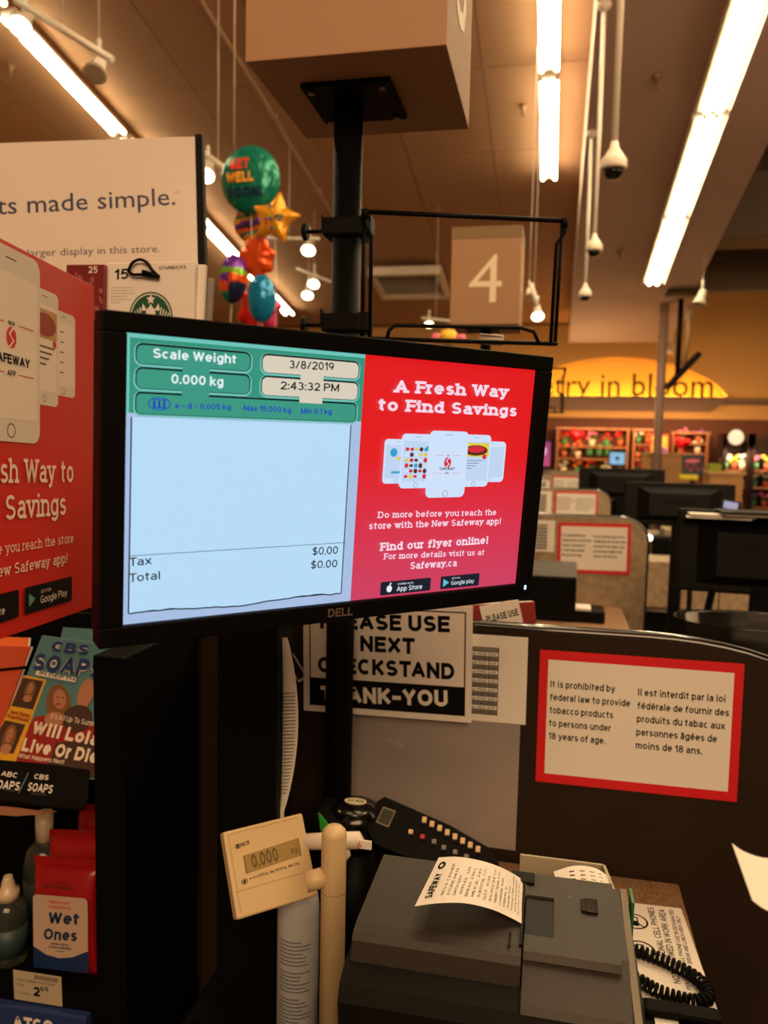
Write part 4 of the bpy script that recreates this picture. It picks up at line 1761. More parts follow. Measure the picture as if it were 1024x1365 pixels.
P.ell(c0.x, c0.y, .0098, .0056, SNV, hole=.9)
P.text('III', (203, 543), (219, 543), 9, SNV, px=True, bold=.01)
for zq in (-1, 1):
    P.line((c0.x - .006, c0.y + zq * .0035), (c0.x + .006, c0.y + zq * .0035), .0008, SNV)
# advert text
for sv, a_, b_, h_, bo in (('A Fresh Way', (522, 523), (676, 530), 17, .045), ('to Find Savings', (502, 547), (686, 555), 16.5, .045),
                           ('Do more before you reach the', (501, 690), (659, 686), 8.5, .02), ('store with the New Safeway app!', (490, 705), (665, 698), 9, .025),
                           ('Find our flyer online!', (504, 734), (648, 724), 11, .04), ('For more details visit us at', (509, 745), (643, 739), 8, .02),
                           ('Safeway.ca', (545, 758), (607, 754), 9.5, .03)):
    P.text(sv, a_, b_, h_, SPK, px=True, bold=bo, serif=True)
# phones
PHW = mat('screen_phone_white', (206, 224, 250), emit=1)
PHS = mat('screen_phone_grey', (190, 212, 240), emit=1)
PHB = mat('screen_phone_button', (130, 140, 160), emit=1)
PHR = mat('screen_phone_red', (215, 40, 55), emit=1)
PHC = mat('screen_phone_cyan', (40, 160, 200), emit=1)
PHY = mat('screen_phone_yellow', (225, 200, 60), emit=1)
PHD = mat('screen_phone_dark', (90, 40, 30), emit=1)
cxp = L(593, 620).x
for x0, x1, yt, yb in ((509, 545, 585, 644), (630, 670, 588, 642), (531, 575, 578, 650), (610, 649, 579, 648), (566, 618, 574, 662)):
    A_ = L(x0, (yt + yb) / 2)
    B_ = L(x1, (yt + yb) / 2)
    xm_ = (x0 + x1) / 2
    T_, Bo = L(xm_, yt), L(xm_, yb)
    P.up()
    stroke_phone(P, A_.x, Bo.y, B_.x, T_.y, PHW, PHS if x0 != 566 else PHW, PHB)
    P.up()
    W_ = B_.x - A_.x
    H_ = T_.y - Bo.y
    if x0 == 509:
        P.ell(A_.x + W_ * .35, Bo.y + H_ * .7, W_ * .13, W_ * .13, PHC)
        for k in range(3):
            P.line((A_.x + W_ * (.45 + .12 * k), Bo.y + H_ * .6), (A_.x + W_ * (.75 + .1 * k), Bo.y + H_ * .47), W_ * .06, PHY)
        P.rect(A_.x + W_ * .3, Bo.y + H_ * .23, A_.x + W_, Bo.y + H_ * .28, PHC)
    if x0 == 531:
        rn = random.Random(4)
        for r_i in range(6):
            for c_i in range(5):
                P.ell(A_.x + W_ * (.18 + .14 * c_i), Bo.y + H_ * (.22 + .1 * r_i), W_ * .06, W_ * rn.uniform(.03, .07), [PHR, PHR, PHD, PHY, PHW, PHC][rn.randint(0, 5)], n=8)
        P.rect(A_.x + W_ * .75, Bo.y + H_ * .7, A_.x + W_ * .95, Bo.y + H_ * .78, PHC)
    if x0 == 610:
        P.rect(A_.x + W_ * .06, Bo.y + H_ * .58, B_.x - W_ * .06, Bo.y + H_ * .84, PHY)
        P.up()
        P.ell(A_.x + W_ * .5, Bo.y + H_ * .7, W_ * .4, H_ * .1, PHD)
        P.up()
        P.ell(A_.x + W_ * .5, Bo.y + H_ * .72, W_ * .3, H_ * .06, PHR)
        P.ell(A_.x + W_ * .8, Bo.y + H_ * .58, W_ * .07, W_ * .07, PHR)
        for k in range(4):
            P.rect(A_.x + W_ * .12, Bo.y + H_ * (.5 - .05 * k), A_.x + W_ * (.75 - .12 * k), Bo.y + H_ * (.515 - .05 * k), PHB)
    if x0 == 630:
        for k in range(5):
            P.rect(A_.x + W_ * .25, Bo.y + H_ * (.75 - .12 * k), A_.x + W_ * .45, Bo.y + H_ * (.765 - .12 * k), PHB)
    if x0 == 566:
        s_logo(P, (A_.x + B_.x) / 2, Bo.y + H_ * .53, W_ * .11, PHR, PHW)
        P.tw('SAFEWAY', (A_.x + B_.x) / 2, Bo.y + H_ * .415, H_ * .045, SK, bold=.03, maxw=W_ * .58)
        P.tw('APP', (A_.x + B_.x) / 2, Bo.y + H_ * .355, H_ * .028, SK, bold=.03)
        P.tw('NEW', (A_.x + B_.x) / 2, Bo.y + H_ * .625, H_ * .018, SK, bold=.03)
        for zq in (.632, .365):
            P.rect(A_.x + W_ * .15, Bo.y + H_ * zq, A_.x + W_ * .38, Bo.y + H_ * (zq + .004), PHR)
            P.rect(A_.x + W_ * .62, Bo.y + H_ * zq, A_.x + W_ * .85, Bo.y + H_ * (zq + .004), PHR)
P.up()
BD = mat('screen_badge_dark', (30, 32, 48), emit=1)
a_, b_ = L(503, 785), L(569, 788)
zc_ = L(536, 780).y
P.rr(a_.x, zc_ - .0072, b_.x, zc_ + .0072, .0015, BD)
c0, c1 = L(583, 775).x, L(634, 775).x
P.rr(c0, zc_ - .0072, c1, zc_ + .0072, .0015, BD)
P.up()
W_ = b_.x - a_.x
P.ell(a_.x + W_ * .17, zc_ - .0008, .0034, .0038, SW)
P.ell(a_.x + W_ * .19, zc_ + .0044, .0008, .0016, SW, a=-.5)
P.tw('Available on the', a_.x + W_ * .33, zc_ + .0025, .0022, SW, al='l', maxw=W_ * .58)
P.tw('App Store', a_.x + W_ * .32, zc_ - .0045, .0055, SW, al='l', maxw=W_ * .64, bold=.01)
W_ = c1 - c0
P.poly([(c0 + W_ * .07, zc_ - .0048), (c0 + W_ * .07, zc_ + .0042), (c0 + W_ * .22, zc_ - .0003)], mat('screen_play', (90, 190, 220), emit=1))
P.tw('GET IT ON', c0 + W_ * .28, zc_ + .003, .002, SW, al='l', maxw=W_ * .4)
P.tw('Google play', c0 + W_ * .27, zc_ - .0035, .0048, SW, al='l', maxw=W_ * .67)
P.build('picture', sc)
# post carrying the monitor
q0, q1 = onY(286, 1200, 1.15), onY(369, 1200, 1.15)
ps = thing('monitor_post', 'wide black square post under the customer monitor', 'post', ((q0.x + q1.x) / 2, 1.19, .64))
b = MB()
b.box((0, 0, .48), (q1.x - q0.x - .006, .08, .96), BLK2, .004)
b.build('shaft', ps)
b = MB()
b.box((0, 0, .008), (.16, .14, .014), BLK2)
b.build('base_plate', ps)
b = MB()
bk = MM @ Vector((0, .06, 0))
b.tube([Vector((0, -.0, .93)), Vector((.05, -.06, .93)), bk - Vector(ps.location)], .022, BLK2, 12)
b.build('arm', ps)

# curled lined paper on the post
pc = thing('lined_paper', 'long curled sheet of lined paper hanging beside the wide black post', 'paper', (0, 0, 0))
b = MB()
xs = []
n = 24
k_ = b.mi(PAPER)
prev = None
for i in range(n + 1):
    t_ = i / n
    yy = 850 + (1092 - 850) * t_
    xr_ = 378 + 19 * math.sin(math.pi * min(1, t_ * 1.0 + .05)) ** .8
    a_ = onY(366, yy, 1.19)
    c_ = onY(xr_, yy, 1.16)
    cur = [b.bm.verts.new(a_), b.bm.verts.new(c_), b.bm.verts.new(c_ + Vector((.0005, .0008, 0))), b.bm.verts.new(a_ + Vector((.0005, .0008, 0)))]
    if prev:
        for j in range(4):
            f = b.bm.faces.new((prev[j], prev[(j + 1) % 4], cur[(j + 1) % 4], cur[j]))
            f.smooth = j in (0, 2)
    prev = cur
b.build('sheet', pc)
b = MB()
for i in range(30):
    yy = 925 + i * 4.6
    t_ = (yy - 850) / 242
    xr_ = 378 + 19 * math.sin(math.pi * min(1, t_ + .05)) ** .8 - 3
    a_, c_ = onY(372, yy, 1.182), onY(xr_, yy - 1, 1.1585)
    b.face([a_, c_, c_ + Vector((0, 0, .001)), a_ + Vector((0, 0, .001))], INK)
b.build('ruled_lines', pc)

# ================================================================ COUNTER AND TILL THINGS
CZ = .82
ct = thing('near_counter', 'brown speckled checkout counter under the receipt printer', 'counter', (0, 0, 0))
b = MB()
b.box((.033, 1.06, CZ - .015), (.436, .76, .03), CORK, .003)
b.build('worktop', ct)
b = MB()
b.box((.033, 1.06, (CZ - .03) / 2), (.41, .72, CZ - .03), BLK2)
b.build('base', ct)
LZ = .64
lb_ = thing('scale_bed', 'low black scanner scale bed left of the speckled counter', 'scale', (0, 0, 0))
b = MB()
b.box((-.38, 1.03, LZ / 2 - .01), (.37, .80, LZ - .02), BLK2)
b.build('base', lb_)
b = MB()
b.box((-.38, 1.03, LZ - .01), (.37, .80, .02), BLACK, .004)
b.build('plate', lb_)

# cell phone notice on counter: local frame lies flat
MS = Matrix.Translation((0, 0, CZ + .0008)) @ Matrix.Rotation(R(-90), 4, 'X')
st_ = thing('counter_sticker', 'white cell phone notice lying on the speckled counter right of the printer', 'notice', MS)
P = Print(MS, 0)
cq = [P.loc(*c) for c in ((780, 1196), (908, 1211), (958, 1350), (800, 1350))]
b = MB()
b.prism([(c[0], c[1]) for c in cq], 0, .0006, PAPER)
b.build('sheet', st_)
for i, (sv, a_, b_, h_) in enumerate((('PERSONAL CELL PHONES', (893, 1290), (871, 1210), 0), ('NOT ALLOWED IN WORK AREA', (908, 1312), (886, 1213), 0),
                                      ('PERSONAL CELL PHONE USE IN DESIGNATED', (922, 1320), (897, 1213), 0), ('BREAK AND LUNCH AREA ONLY', (923, 1285), (906, 1222), 0))):
    P.text(sv, a_, b_, (.0105, .0105, .0065, .0065)[i], INK, px='m', bold=.02)
for cpx, rr_ in (((846, 1228), .022), ((854, 1266), .023)):
    c_ = P.loc(*cpx)
    P.ell(c_.x, c_.y, rr_, rr_, INK, hole=.85)
    P.line((c_.x - rr_ * .65, c_.y + rr_ * .65), (c_.x + rr_ * .65, c_.y - rr_ * .65), .003, INK)
    P.rr(c_.x - rr_ * .28, c_.y - rr_ * .6, c_.x + rr_ * .28, c_.y + rr_ * .6, .003, INK)
    P.up()
    P.rect(c_.x - rr_ * .18, c_.y + rr_ * .05, c_.x + rr_ * .18, c_.y + rr_ * .45, PAPER)
P.build('lettering', st_)

# receipt printer
X0, XM, X1, ZT = -.183, -.012, .093, 1.1
rp = thing('receipt_printer', 'charcoal receipt printer with a curling receipt in front of the dark panel', 'printer', (0, 0, 0))
b = MB()
b.prism([(.905, .90), (.905, ZT - .03), (.745, ZT - .03), (.722, ZT - .04), (.715, ZT - .055), (.72, ZT - .09), (.735, ZT - .1), (.735, .90)], X0 - .006, X1 + .012, mat('dark_body', (20, 18, 16), .5), 'x')
bdy = b.build('body', rp)
b = MB()
b.box(((X0 + X1) / 2, .82, .86), (X1 - X0 - .02, .16, .081), BLK2)
b.build('pedestal', rp)
b = MB()
b.prism([(.905, ZT - .03), (.905, ZT - .001), (.90, ZT), (.765, ZT), (.752, ZT - .003), (.746, ZT - .009), (.744, ZT - .033)], X0, XM, GREYP, 'x')
b.build('roll_cover', rp)
b = MB()
b.prism([(.905, ZT - .032), (.905, ZT - .006), (.90, ZT - .004), (.775, ZT - .006), (.72, ZT - .03), (.715, ZT - .036)], XM + .002, X1, GREYP, 'x')
b.build('base_cover', rp)
b = MB()
# raised wedge lid with a hole: built from strips around the slot window
T0 = ZT + .001
lid = [(.902, T0), (.768, T0 - .004)]
b.prism([(.902, ZT - .005), (.902, T0), (.858, T0 - .001), (.858, ZT - .006)], XM + .002, X1 - .008, GREYP, 'x')
b.prism([(.858, ZT - .006), (.858, T0 - .001), (.788, T0 - .003), (.788, ZT - .006)], XM + .032, X1 - .008, GREYP, 'x')
b.prism([(.788, ZT - .006), (.788, T0 - .003), (.762, T0 - .004), (.757, ZT - .009)], XM + .002, X1 - .008, GREYP, 'x')
lidp = b.build('lid', rp)
b = MB()
b.box((XM + .017, .823, ZT - .004), (.029, .069, .003), mat('slot_dark', (30, 27, 25), .4))
b.build('window', lidp)
b = MB()
b.box((XM - .001, .83, ZT + .0012), (.003, .135, .003), BLACK)
b.box((XM - .012, .77, ZT + .001), (.0025, .022, .002), BLACK)
b.box((XM - .003, .888, ZT + .002), (.026, .022, .004), mat('dark_body', (20, 18, 16)), .001)
b.build('cutter_bar', rp)
b = MB()
b.box((XM + .072, .85, ZT + .0015), (.013, .026, .003), GLOSSB, .0008)
b.box((XM + .064, .85, ZT + .0012), (.006, .024, .002), BLACK, .0008)
b.build('feed_button', lidp)
b = MB()
b.box((XM + .049, .862, ZT + .0012), (.002, .002, .001), mat('green_led', (90, 170, 90), emit=.6))
b.build('indicator', lidp)
b = MB()
b.prism([(.9, ZT - .06), (.9, ZT - .002), (.715, ZT - .028), (.71, ZT - .06)], X1 + .001, X1 + .008, mat('beige_trim', (104, 90, 68), .5), 'x')
b.box((X1 - .012, .711, ZT - .042), (.046, .01, .012), mat('beige_trim', (150, 130, 100)))
b.build('side_trim', rp)
b = MB()
b.box((X1 + .0125, .885, ZT - .02), (.003, .03, .04), mat('green_tab', (30, 120, 60), .5))
b.build('green_tab', rp)

# the receipt: a curled strip out of the slot
rc_ = thing('receipt', 'printed white receipt curling up out of the charcoal printer', 'receipt', (0, 0, 0))
RP = []
pts_t = [(585, 1143), (610, 1142), (640, 1147), (665, 1155), (685, 1165), (697, 1173)]
pts_b = [(553, 1208), (585, 1204), (620, 1204), (655, 1212), (680, 1223), (697, 1232)]
Rz = [ZT + .030, ZT + .033, ZT + .030, ZT + .022, ZT + .010, ZT + .002]
top_, bot_ = [], []
for (a_, c_, z) in zip(pts_t, pts_b, Rz):
    top_.append(onZ(a_[0], a_[1], z))
    bot_.append(onZ(c_[0], c_[1], z))
ymid = [(a_.y + c_.y) / 2 for a_, c_ in zip(top_, bot_)]


def smoothpath(arr, n=6):
    out = []
    for i in range(len(arr) - 1):
        p0_, p1_, p2_, p3_ = arr[max(i - 1, 0)], arr[i], arr[i + 1], arr[min(i + 2, len(arr) - 1)]
        for k in range(n):
            t_ = k / n
            out.append(.5 * ((2 * p1_) + (p2_ - p0_) * t_ + (2 * p0_ - 5 * p1_ + 4 * p2_ - p3_) * t_ ** 2 + (3 * p1_ - p0_ - 3 * p2_ + p3_) * t_ ** 3))
    out.append(arr[-1])
    return out


TT, BB = smoothpath(top_), smoothpath(bot_)
b = MB()
for i in range(len(TT) - 1):
    dn = Vector((0, 0, -.0002))
    b.face([TT[i], BB[i], BB[i + 1], TT[i + 1]], PAPER, True)
b.build('paper', rc_)
bmesh_o = rc_.children[0]
bm_ = bmesh.new()
bm_.from_mesh(bmesh_o.data)
bmesh.ops.remove_doubles(bm_, verts=bm_.verts, dist=1e-5)
bm_.to_mesh(bmesh_o.data)
bm_.free()


def rmap(u, v):
    """u 0..1 along the strip, v 0..1 from front edge to rear edge"""
    s_ = u * (len(TT) - 1)
    i = min(int(s_), len(TT) - 2)
    f_ = s_ - i
    A_ = BB[i].lerp(BB[i + 1], f_)
    B_ = TT[i].lerp(TT[i + 1], f_)
    return A_.lerp(B_, v) + Vector((0, -.0001, .0005))


b = MB()


def rtext(sv, u0, v0, hu, v1=None, bold=0):
    """text reading from front edge to rear edge, its top towards the free end"""
    V, P_, x0_, x1_ = pick(sv, bold, False, 'grot')
    wv = (v1 - v0) if v1 else (x1_ - x0_) * hu * 1.5
    vv = [b.bm.verts.new(rmap(u0 - vy * hu / .7, v0 + (vx - x0_) / (x1_ - x0_) * wv)) for vx, vy in [q[:2] for q in V]]
    for f in P_:
        try:
            b.bm.faces.new([vv[i] for i in f])
        except ValueError:
            pass


b.mi(INK)
rtext('SAFEWAY', .13, .12, .06, .62, .05)
n_ = 14
for i in range(n_):
    a0_, a1_ = 2 * math.pi * i / n_, 2 * math.pi * (i + 1) / n_
    b.bm.faces.new([b.bm.verts.new(rmap(.09 + .035 * r_ * math.cos(a_), .8 + .085 * r_ * math.sin(a_))) for a_, r_ in ((a0_, 1), (a1_, 1), (a1_, .45), (a0_, .45))])
rn = random.Random(9)
rows = ['REG 5  CASHIER', 'STORE 04:13', 'GROCERY', 'APPLES   1.29', 'BREAD  2.99 C', 'MILK 2L  3.49', 'SUBTOTAL  7.77', 'GST   0.00', 'BALANCE DUE 7.77', 'DEBIT TEND 7.77', 'CHANGE  0.00', 'ITEMS 3', 'THANK YOU', 'PLEASE COME AGAIN', 'SAVE WITH POINTS', '03/08/19 14:42']
for i, r_ in enumerate(rows):
    rtext(r_, .21 + i * .047, .14 + .03 * rn.random(), .02, None if False else .14 + .035 * len(r_) + .2, .0)
b.build('lettering', rc_)

# open box with used receipts behind the printer
q = onZ(760, 1160, 1.0)
Yb = 1.07
a0 = onY(684, 1142, 1.13)
a1 = onY(800, 1137, 1.13)
bx = thing('waste_box', 'grey paper box of old receipts behind the printer', 'box', (0, 0, 0))
z1 = a0.z
XL, XR = a0.x + .01, a1.x + .005
b = MB()
b.box(((XL + XR) / 2, 1.14, (CZ + z1) / 2), (XR - XL, .004, z1 - CZ), mat('grey_box_card', (170, 162, 142), .7))
b.build('back_wall', bx)
b = MB()
fr = onY(828, 1192, .96)
b.prism([(XL, .94), (XL, 1.14), (XL + .004, 1.14), (XL + .004, .94)], CZ, z1 - .04, mat('grey_box_card', (170, 162, 142)), 'z')
b.build('side_wall', bx)
b = MB()
b.prism([(1.14, CZ), (1.14, z1), (.96, fr.z), (.96, CZ)], XR, XR + .004, mat('grey_box_card', (170, 162, 142)), 'x')
b.build('side_wall', bx)
b = MB()
b.box(((XL + XR) / 2, .96, (CZ + fr.z) / 2 - .02), (XR - XL, .004, fr.z - CZ - .04), mat('grey_box_card', (170, 162, 142)))
b.build('front_wall', bx)
pr_ = thing('old_receipt', 'curled old receipt sticking out of the grey box', 'receipt', (0, 0, 0))
b = MB()
arr = [((738, 1162), (745, 1185)), ((765, 1154), (770, 1190)), ((790, 1156), (800, 1192)), ((808, 1166), (820, 1192)), ((818, 1180), (824, 1195))]
A_ = smoothpath([onY(*p_[0], 1.06) for p_ in arr], 4)
B_ = smoothpath([onY(*p_[1], .99) for p_ in arr], 4)
for i in range(len(A_) - 1):
    b.face([A_[i], B_[i], B_[i + 1], A_[i + 1]], PAPER, True)
b.build('paper', pr_)
b = MB()
for i in range(3, 13, 2):
    for v_ in (.2, .35, .5):
        p0_ = A_[i].lerp(B_[i], v_) + Vector((0, -.001, .001))
        p1_ = A_[i + 1].lerp(B_[i + 1], v_) + Vector((0, -.001, .001))
        b.face([p0_, p1_, p1_ + Vector((0, -.001, -.0025)), p0_ + Vector((0, -.001, -.0025))], INK)
b.build('lettering', pr_)

# pin pad
MP = pose(onY(575, 1108, 1.27), 0, -48, 0)
pp = thing('pin_pad', 'black keypad terminal tilted with rows of beige keys behind the printer', 'card terminal', MP)
P = Print(MP, 0)
out = [P.loc(*c) for c in ((503, 1068), (513, 1062), (600, 1100), (652, 1130), (665, 1150), (600, 1165), (500, 1125), (487, 1100))]
b = MB()
b.prism([tuple(c) for c in out], 0, .03, BLACK)
b.build('body', pp)
b = MB()
cz_ = P.loc(575, 1120)
pd = MP.inverted() @ Vector((-.15, 1.3, CZ + .003))
b.tube([(cz_.x, .028, cz_.y), tuple(pd)], .018, BLK2, 10)
b.build('stand', pp)
P.rect(-1, -1, -1, -1, BLACK) if False else None
scq = [P.loc(*c) for c in ((511, 1075), (528, 1081), (518, 1103), (501, 1096))]
P.poly(scq, mat('lcd_frame', (120, 110, 90), .4))
P.up()
ctr_ = sum(scq, Vector((0, 0))) / 4
P.poly([ctr_.lerp(c, .85) for c in scq], mat('lcd_dark_green', (44, 50, 42), .3))
P.build('display', pp)
km = mat('beige_key', (205, 178, 130), .5)
rk = mat('red_key', (170, 30, 34), .5)
gk = mat('grey_key', (120, 112, 110), .5)
PK = Print(MP, 0)


def key(px_, py_, sx_, sz_, m_):
    c_ = PK.loc(px_, py_)
    b = MB()
    b.box((c_.x, -.003, c_.y), (sx_, .006, sz_), m_, .001, None)
    return b.build('key', pp)


for k in range(8):
    key(566 + k * 10.2, 1094 + k * 5.6, .0078, .010, km)
for k in range(3):
    key(548 + k * 15.5, 1110 + k * 6.5, .0078, .0075, (km, rk, gk)[k] if k < 2 else gk)
for k in range(3):
    key(592 + k * 15, 1131 + k * 6, .0078, .0075, gk)
# scanner / puck
p = onY(474, 1072, 1.3)
sn = thing('round_scanner', 'black round scanner dome with an oval label left of the keypad', 'scanner', (p.x, 1.3, p.z - .02))
b = MB()
b.lathe([(.045, -.05), (.05, -.02), (.05, 0), (.044, .014), (.03, .022), (.0, .025)], GLOSSB, 28)
b.build('dome', sn)
b = MB()
b.tube([(0, 0, -.05), (0, 0, .64 - p.z + .022)], [.035, .05], BLACK, 20)
b.build('body', sn)
b = MB()
b.lathe([(.02, .0245), (.02, .0262)], mat('label_cream', (210, 205, 170), .5), 20, sy=.6)
o = b.build('label', sn)
P = Print(pose((0, 0, 0), 0, -90), 0)
P.lay = 0
P.tw('SCAN', 0, -.004, .008, INK, bold=.02)
o = P.build('lettering', sn)
o.matrix_local = Matrix.Translation((0, 0, .0266)) @ Matrix.Rotation(R(-90), 4, 'X')
p = onY(428, 1100, 1.25)
db = thing('small_terminal', 'small dark angled box with a green tab behind the scale display', 'box', (p.x - .01, 1.27, .64))
b = MB()
zt_ = p.z - .64 + .01
b.prism([(-.05, 0), (-.05, zt_ - .03), (.0, zt_ + .01), (.05, zt_ - .005), (.05, 0)], -.03, .05, BLACK)
b.build('body', db)
b = MB()
b.prism([(.01, zt_ + .018), (.03, zt_ - .004), (.03, zt_ - .02), (.014, zt_ - .012)], -.036, -.031, mat('bright_green_tab', (40, 150, 40), .5))
b.build('green_tab', db)

# scale display on its post
MD = pose((-.3893, 1.0726, .9679), 43.9, -30.2, .4)
sd = thing('scale_display', 'beige scale display showing 0.000 kg on a round beige post', 'scale display', (0, 0, 0))
b = MB()
b.box((0, .0095, 0), (.13, .019, .12), BEIGE, .003, MD)
hs = b.build('housing', sd)
P = Print(MD, 0)
sx0 = P.loc(322, 1147)
lc = [P.loc(*c) for c in ((324, 1141), (398, 1117), (402, 1140), (328, 1165))]
P.poly(lc, mat('lcd_border', (110, 92, 50), .5))
P.up()
ctr_ = sum(lc, Vector((0, 0))) / 4
P.poly([ctr_.lerp(c, .95) for c in lc], mat('lcd_olive', (150, 128, 76), .35))
P.up()
LI = mat('lcd_segment', (92, 74, 40), .5)
P.text('0.000', (337, 1158), (372, 1147), 19, LI, px=True, bold=.035)
P.text('kg', (389, 1138), (397, 1135), 8, LI, px=True, bold=.01)
P.text('NCR', (322, 1129), (333, 1125), 5.5, INK, px=True, bold=.03)
c_ = P.loc(317, 1128)
P.ell(c_.x, c_.y, .0042, .0034, INK, hole=.7)
P.ell(c_.x, c_.y, .0016, .0022, INK)
P.text('e = d = 0.005 kg   Max 15.000 kg   Min 0.1 kg', (333, 1173), (399, 1152), 4, INK, px=True, bold=.02)
c_ = P.loc(326, 1175)
P.ell(c_.x, c_.y, .0048, .0036, INK, hole=.75)
P.ell(c_.x, c_.y, .0018, .0022, INK)
a_, b_ = P.loc(319, 1188), P.loc(419, 1157)
P.line((-.062, a_.y), (.062, b_.y if False else a_.y + .0), .0006, mat('seam_brown', (120, 98, 66), .6))
hw = .058
for z_, x0_, x1_ in ((.055, -hw, hw),):
    P.line((x0_, z_), (x1_, z_), .0005, mat('seam_brown', (120, 98, 66)))
P.line((-hw, .055), (-hw, -.052), .0005, mat('seam_brown', (120, 98, 66)))
# bake the print into the thing
o = P.build('lettering', sd)
o.matrix_local = MD
tp = onY(443, 1112, .99)
PXs, PYs = tp.x, 1.0
b = MB()
rr2 = .0172
b.lathe([(rr2, .645), (rr2, tp.z - .006), (rr2 * .9, tp.z + .001), (rr2 * .6, tp.z + .006), (0.001, tp.z + .008)], BEIGE, 28, Matrix.Translation((PXs, PYs, 0)))
b.build('post', sd)
ja = onY(408, 1176, .985)
jb = Vector((PXs, PYs, onY(440, 1165, 1.0).z))
b = MB()
b.tube([ja, ja.lerp(jb, .6), ja.lerp(jb, .62), jb], [.0135, .0135, .0125, .0125], BEIGE, 20)
b.build('pivot_arm', sd)
b = MB()
b.lathe([(.03, .64), (.03, .648), (.019, .652)], BEIGE, 24, Matrix.Translation((PXs, PYs, 0)))
b.build('foot', sd)
b = MB()
b.lathe([(rr2 + .0004, tp.z - .085), (rr2 + .0004, tp.z - .0845)], mat('seam_brown', (120, 98, 66)), 28, Matrix.Translation((PXs, PYs, 0)))
b.build('seam', sd)

# spray bottle behind the scale display
p = onY(398, 1200, 1.13)
sp = thing('spray_bottle', 'hazy white spray bottle of cleaner behind the scale display', 'bottle', (p.x, 1.13, .64))
hz = onY(398, 1176, 1.13).z - .64
BM_ = mat('hazy_bottle', (196, 200, 204), .3, trans=.25)
b = MB()
b.lathe([(.031, 0), (.033, .005), (.033, hz - .04), (.031, hz - .02), (.02, hz - .004), (.013, hz)], BM_, 28)
b.build('body', sp)
b = MB()
rn = random.Random(1)
for k in range(26):
    zz_ = hz - .08 - k * .0062
    if k in (7, 14):
        continue
    ln = .9 + rn.uniform(-.2, .25)
    for j in range(12):
        a0_, a1_ = R(-128) + ln * j / 12 * 1.5, R(-128) + ln * (j + .8) / 12 * 1.5
        b.face([(.0334 * math.cos(a0_), .0334 * math.sin(a0_), zz_), (.0334 * math.cos(a1_), .0334 * math.sin(a1_), zz_), (.0334 * math.cos(a1_), .0334 * math.sin(a1_), zz_ + .002), (.0334 * math.cos(a0_), .0334 * math.sin(a0_), zz_ + .002)], mat('blue_grey_print', (70, 72, 90), .6))
b.build('label_print', sp)
hd = onY(440, 1122, 1.13) - Vector((p.x, 1.13, .64))
b = MB()
b.tube([(0, 0, hz - .005), (0, 0, hd.z - .01)], .012, WHITE, 16)
b.build('neck', sp)
b = MB()
h1_ = onY(405, 1122, 1.13) - sp.location
h2_ = onY(478, 1120, 1.13) - sp.location
b.tube([h1_, h1_.lerp(h2_, .5), h2_, h2_ + Vector((.004, 0, -.006))], [.012, .013, .013, .008], WHITE, 14)
b.tube([h1_.lerp(h2_, .75) + Vector((0, 0, -.005)), h1_.lerp(h2_, .8) + Vector((0, 0, -.022)), h1_.lerp(h2_, .68) + Vector((0, 0, -.035))], .006, WHITE, 10)
b.build('trigger_head', sp)
b = MB()
tg = onY(487, 1126, 1.12) - sp.location
b.box(tg, (.02, .003, .014), CARD, .001, None)
b.build('nozzle', sp)
P = Print(Matrix.Translation(sp.location), tg.y - .0018)
P.text('S', (479, 1130), (483, 1129), 6, REDI, px=True, bold=.03)
P.build('mark', sp)

# coiled cord
cc = MB()
path = [onZ(800, 1256, CZ + .012), onZ(850, 1268, CZ + .012), onZ(895, 1285, CZ + .012), onZ(930, 1305, CZ + .012), onZ(945, 1328, CZ + .012), onZ(925, 1335, CZ + .012), onZ(880, 1322, CZ + .012), onZ(845, 1303, CZ + .012), onZ(800, 1285, CZ + .012)]
path = smoothpath(path, 40)
cum = [0]
for a_, b_ in zip(path, path[1:]):
    cum.append(cum[-1] + (b_ - a_).length)
hp = []
rh = .0078
N = int(cum[-1] / .0078 * 12)
j = 0
for i in range(N):
    s_ = cum[-1] * i / N
    while cum[j + 1] < s_:
        j += 1
    f_ = (s_ - cum[j]) / (cum[j + 1] - cum[j])
    c_ = path[j].lerp(path[j + 1], f_)
    d = (path[j + 1] - path[j]).normalized()
    n1 = Vector((0, 0, 1))
    n2 = d.cross(n1).normalized()
    th = 2 * math.pi * s_ / .0078
    hp.append(c_ + n1 * rh * math.cos(th) + n2 * rh * math.sin(th))
cc.tube(hp, .0027, BLACK, 6)
tag(cc.build('coiled_cord'), 'black coiled telephone cord looping over the counter notice', 'cord')
# dark handset cradle the cord runs to
q = onZ(880, 1350, CZ)
hs_ = thing('phone_base', 'dark telephone base at the bottom edge right of the printer', 'telephone', (q.x + .0, q.y - .03, CZ))
b = MB()
b.box((.02, -.01, .014), (.11, .06, .028), BLACK, .006)
b.build('base', hs_)
b = MB()
b.box((.02, -.01, .034), (.10, .026, .014), BLK2, .006)
b.build('handset', hs_)
b = MB()
b.box((.0, -.03, .0285), (.03, .02, .001), PAPER)
b.build('number_card', hs_)

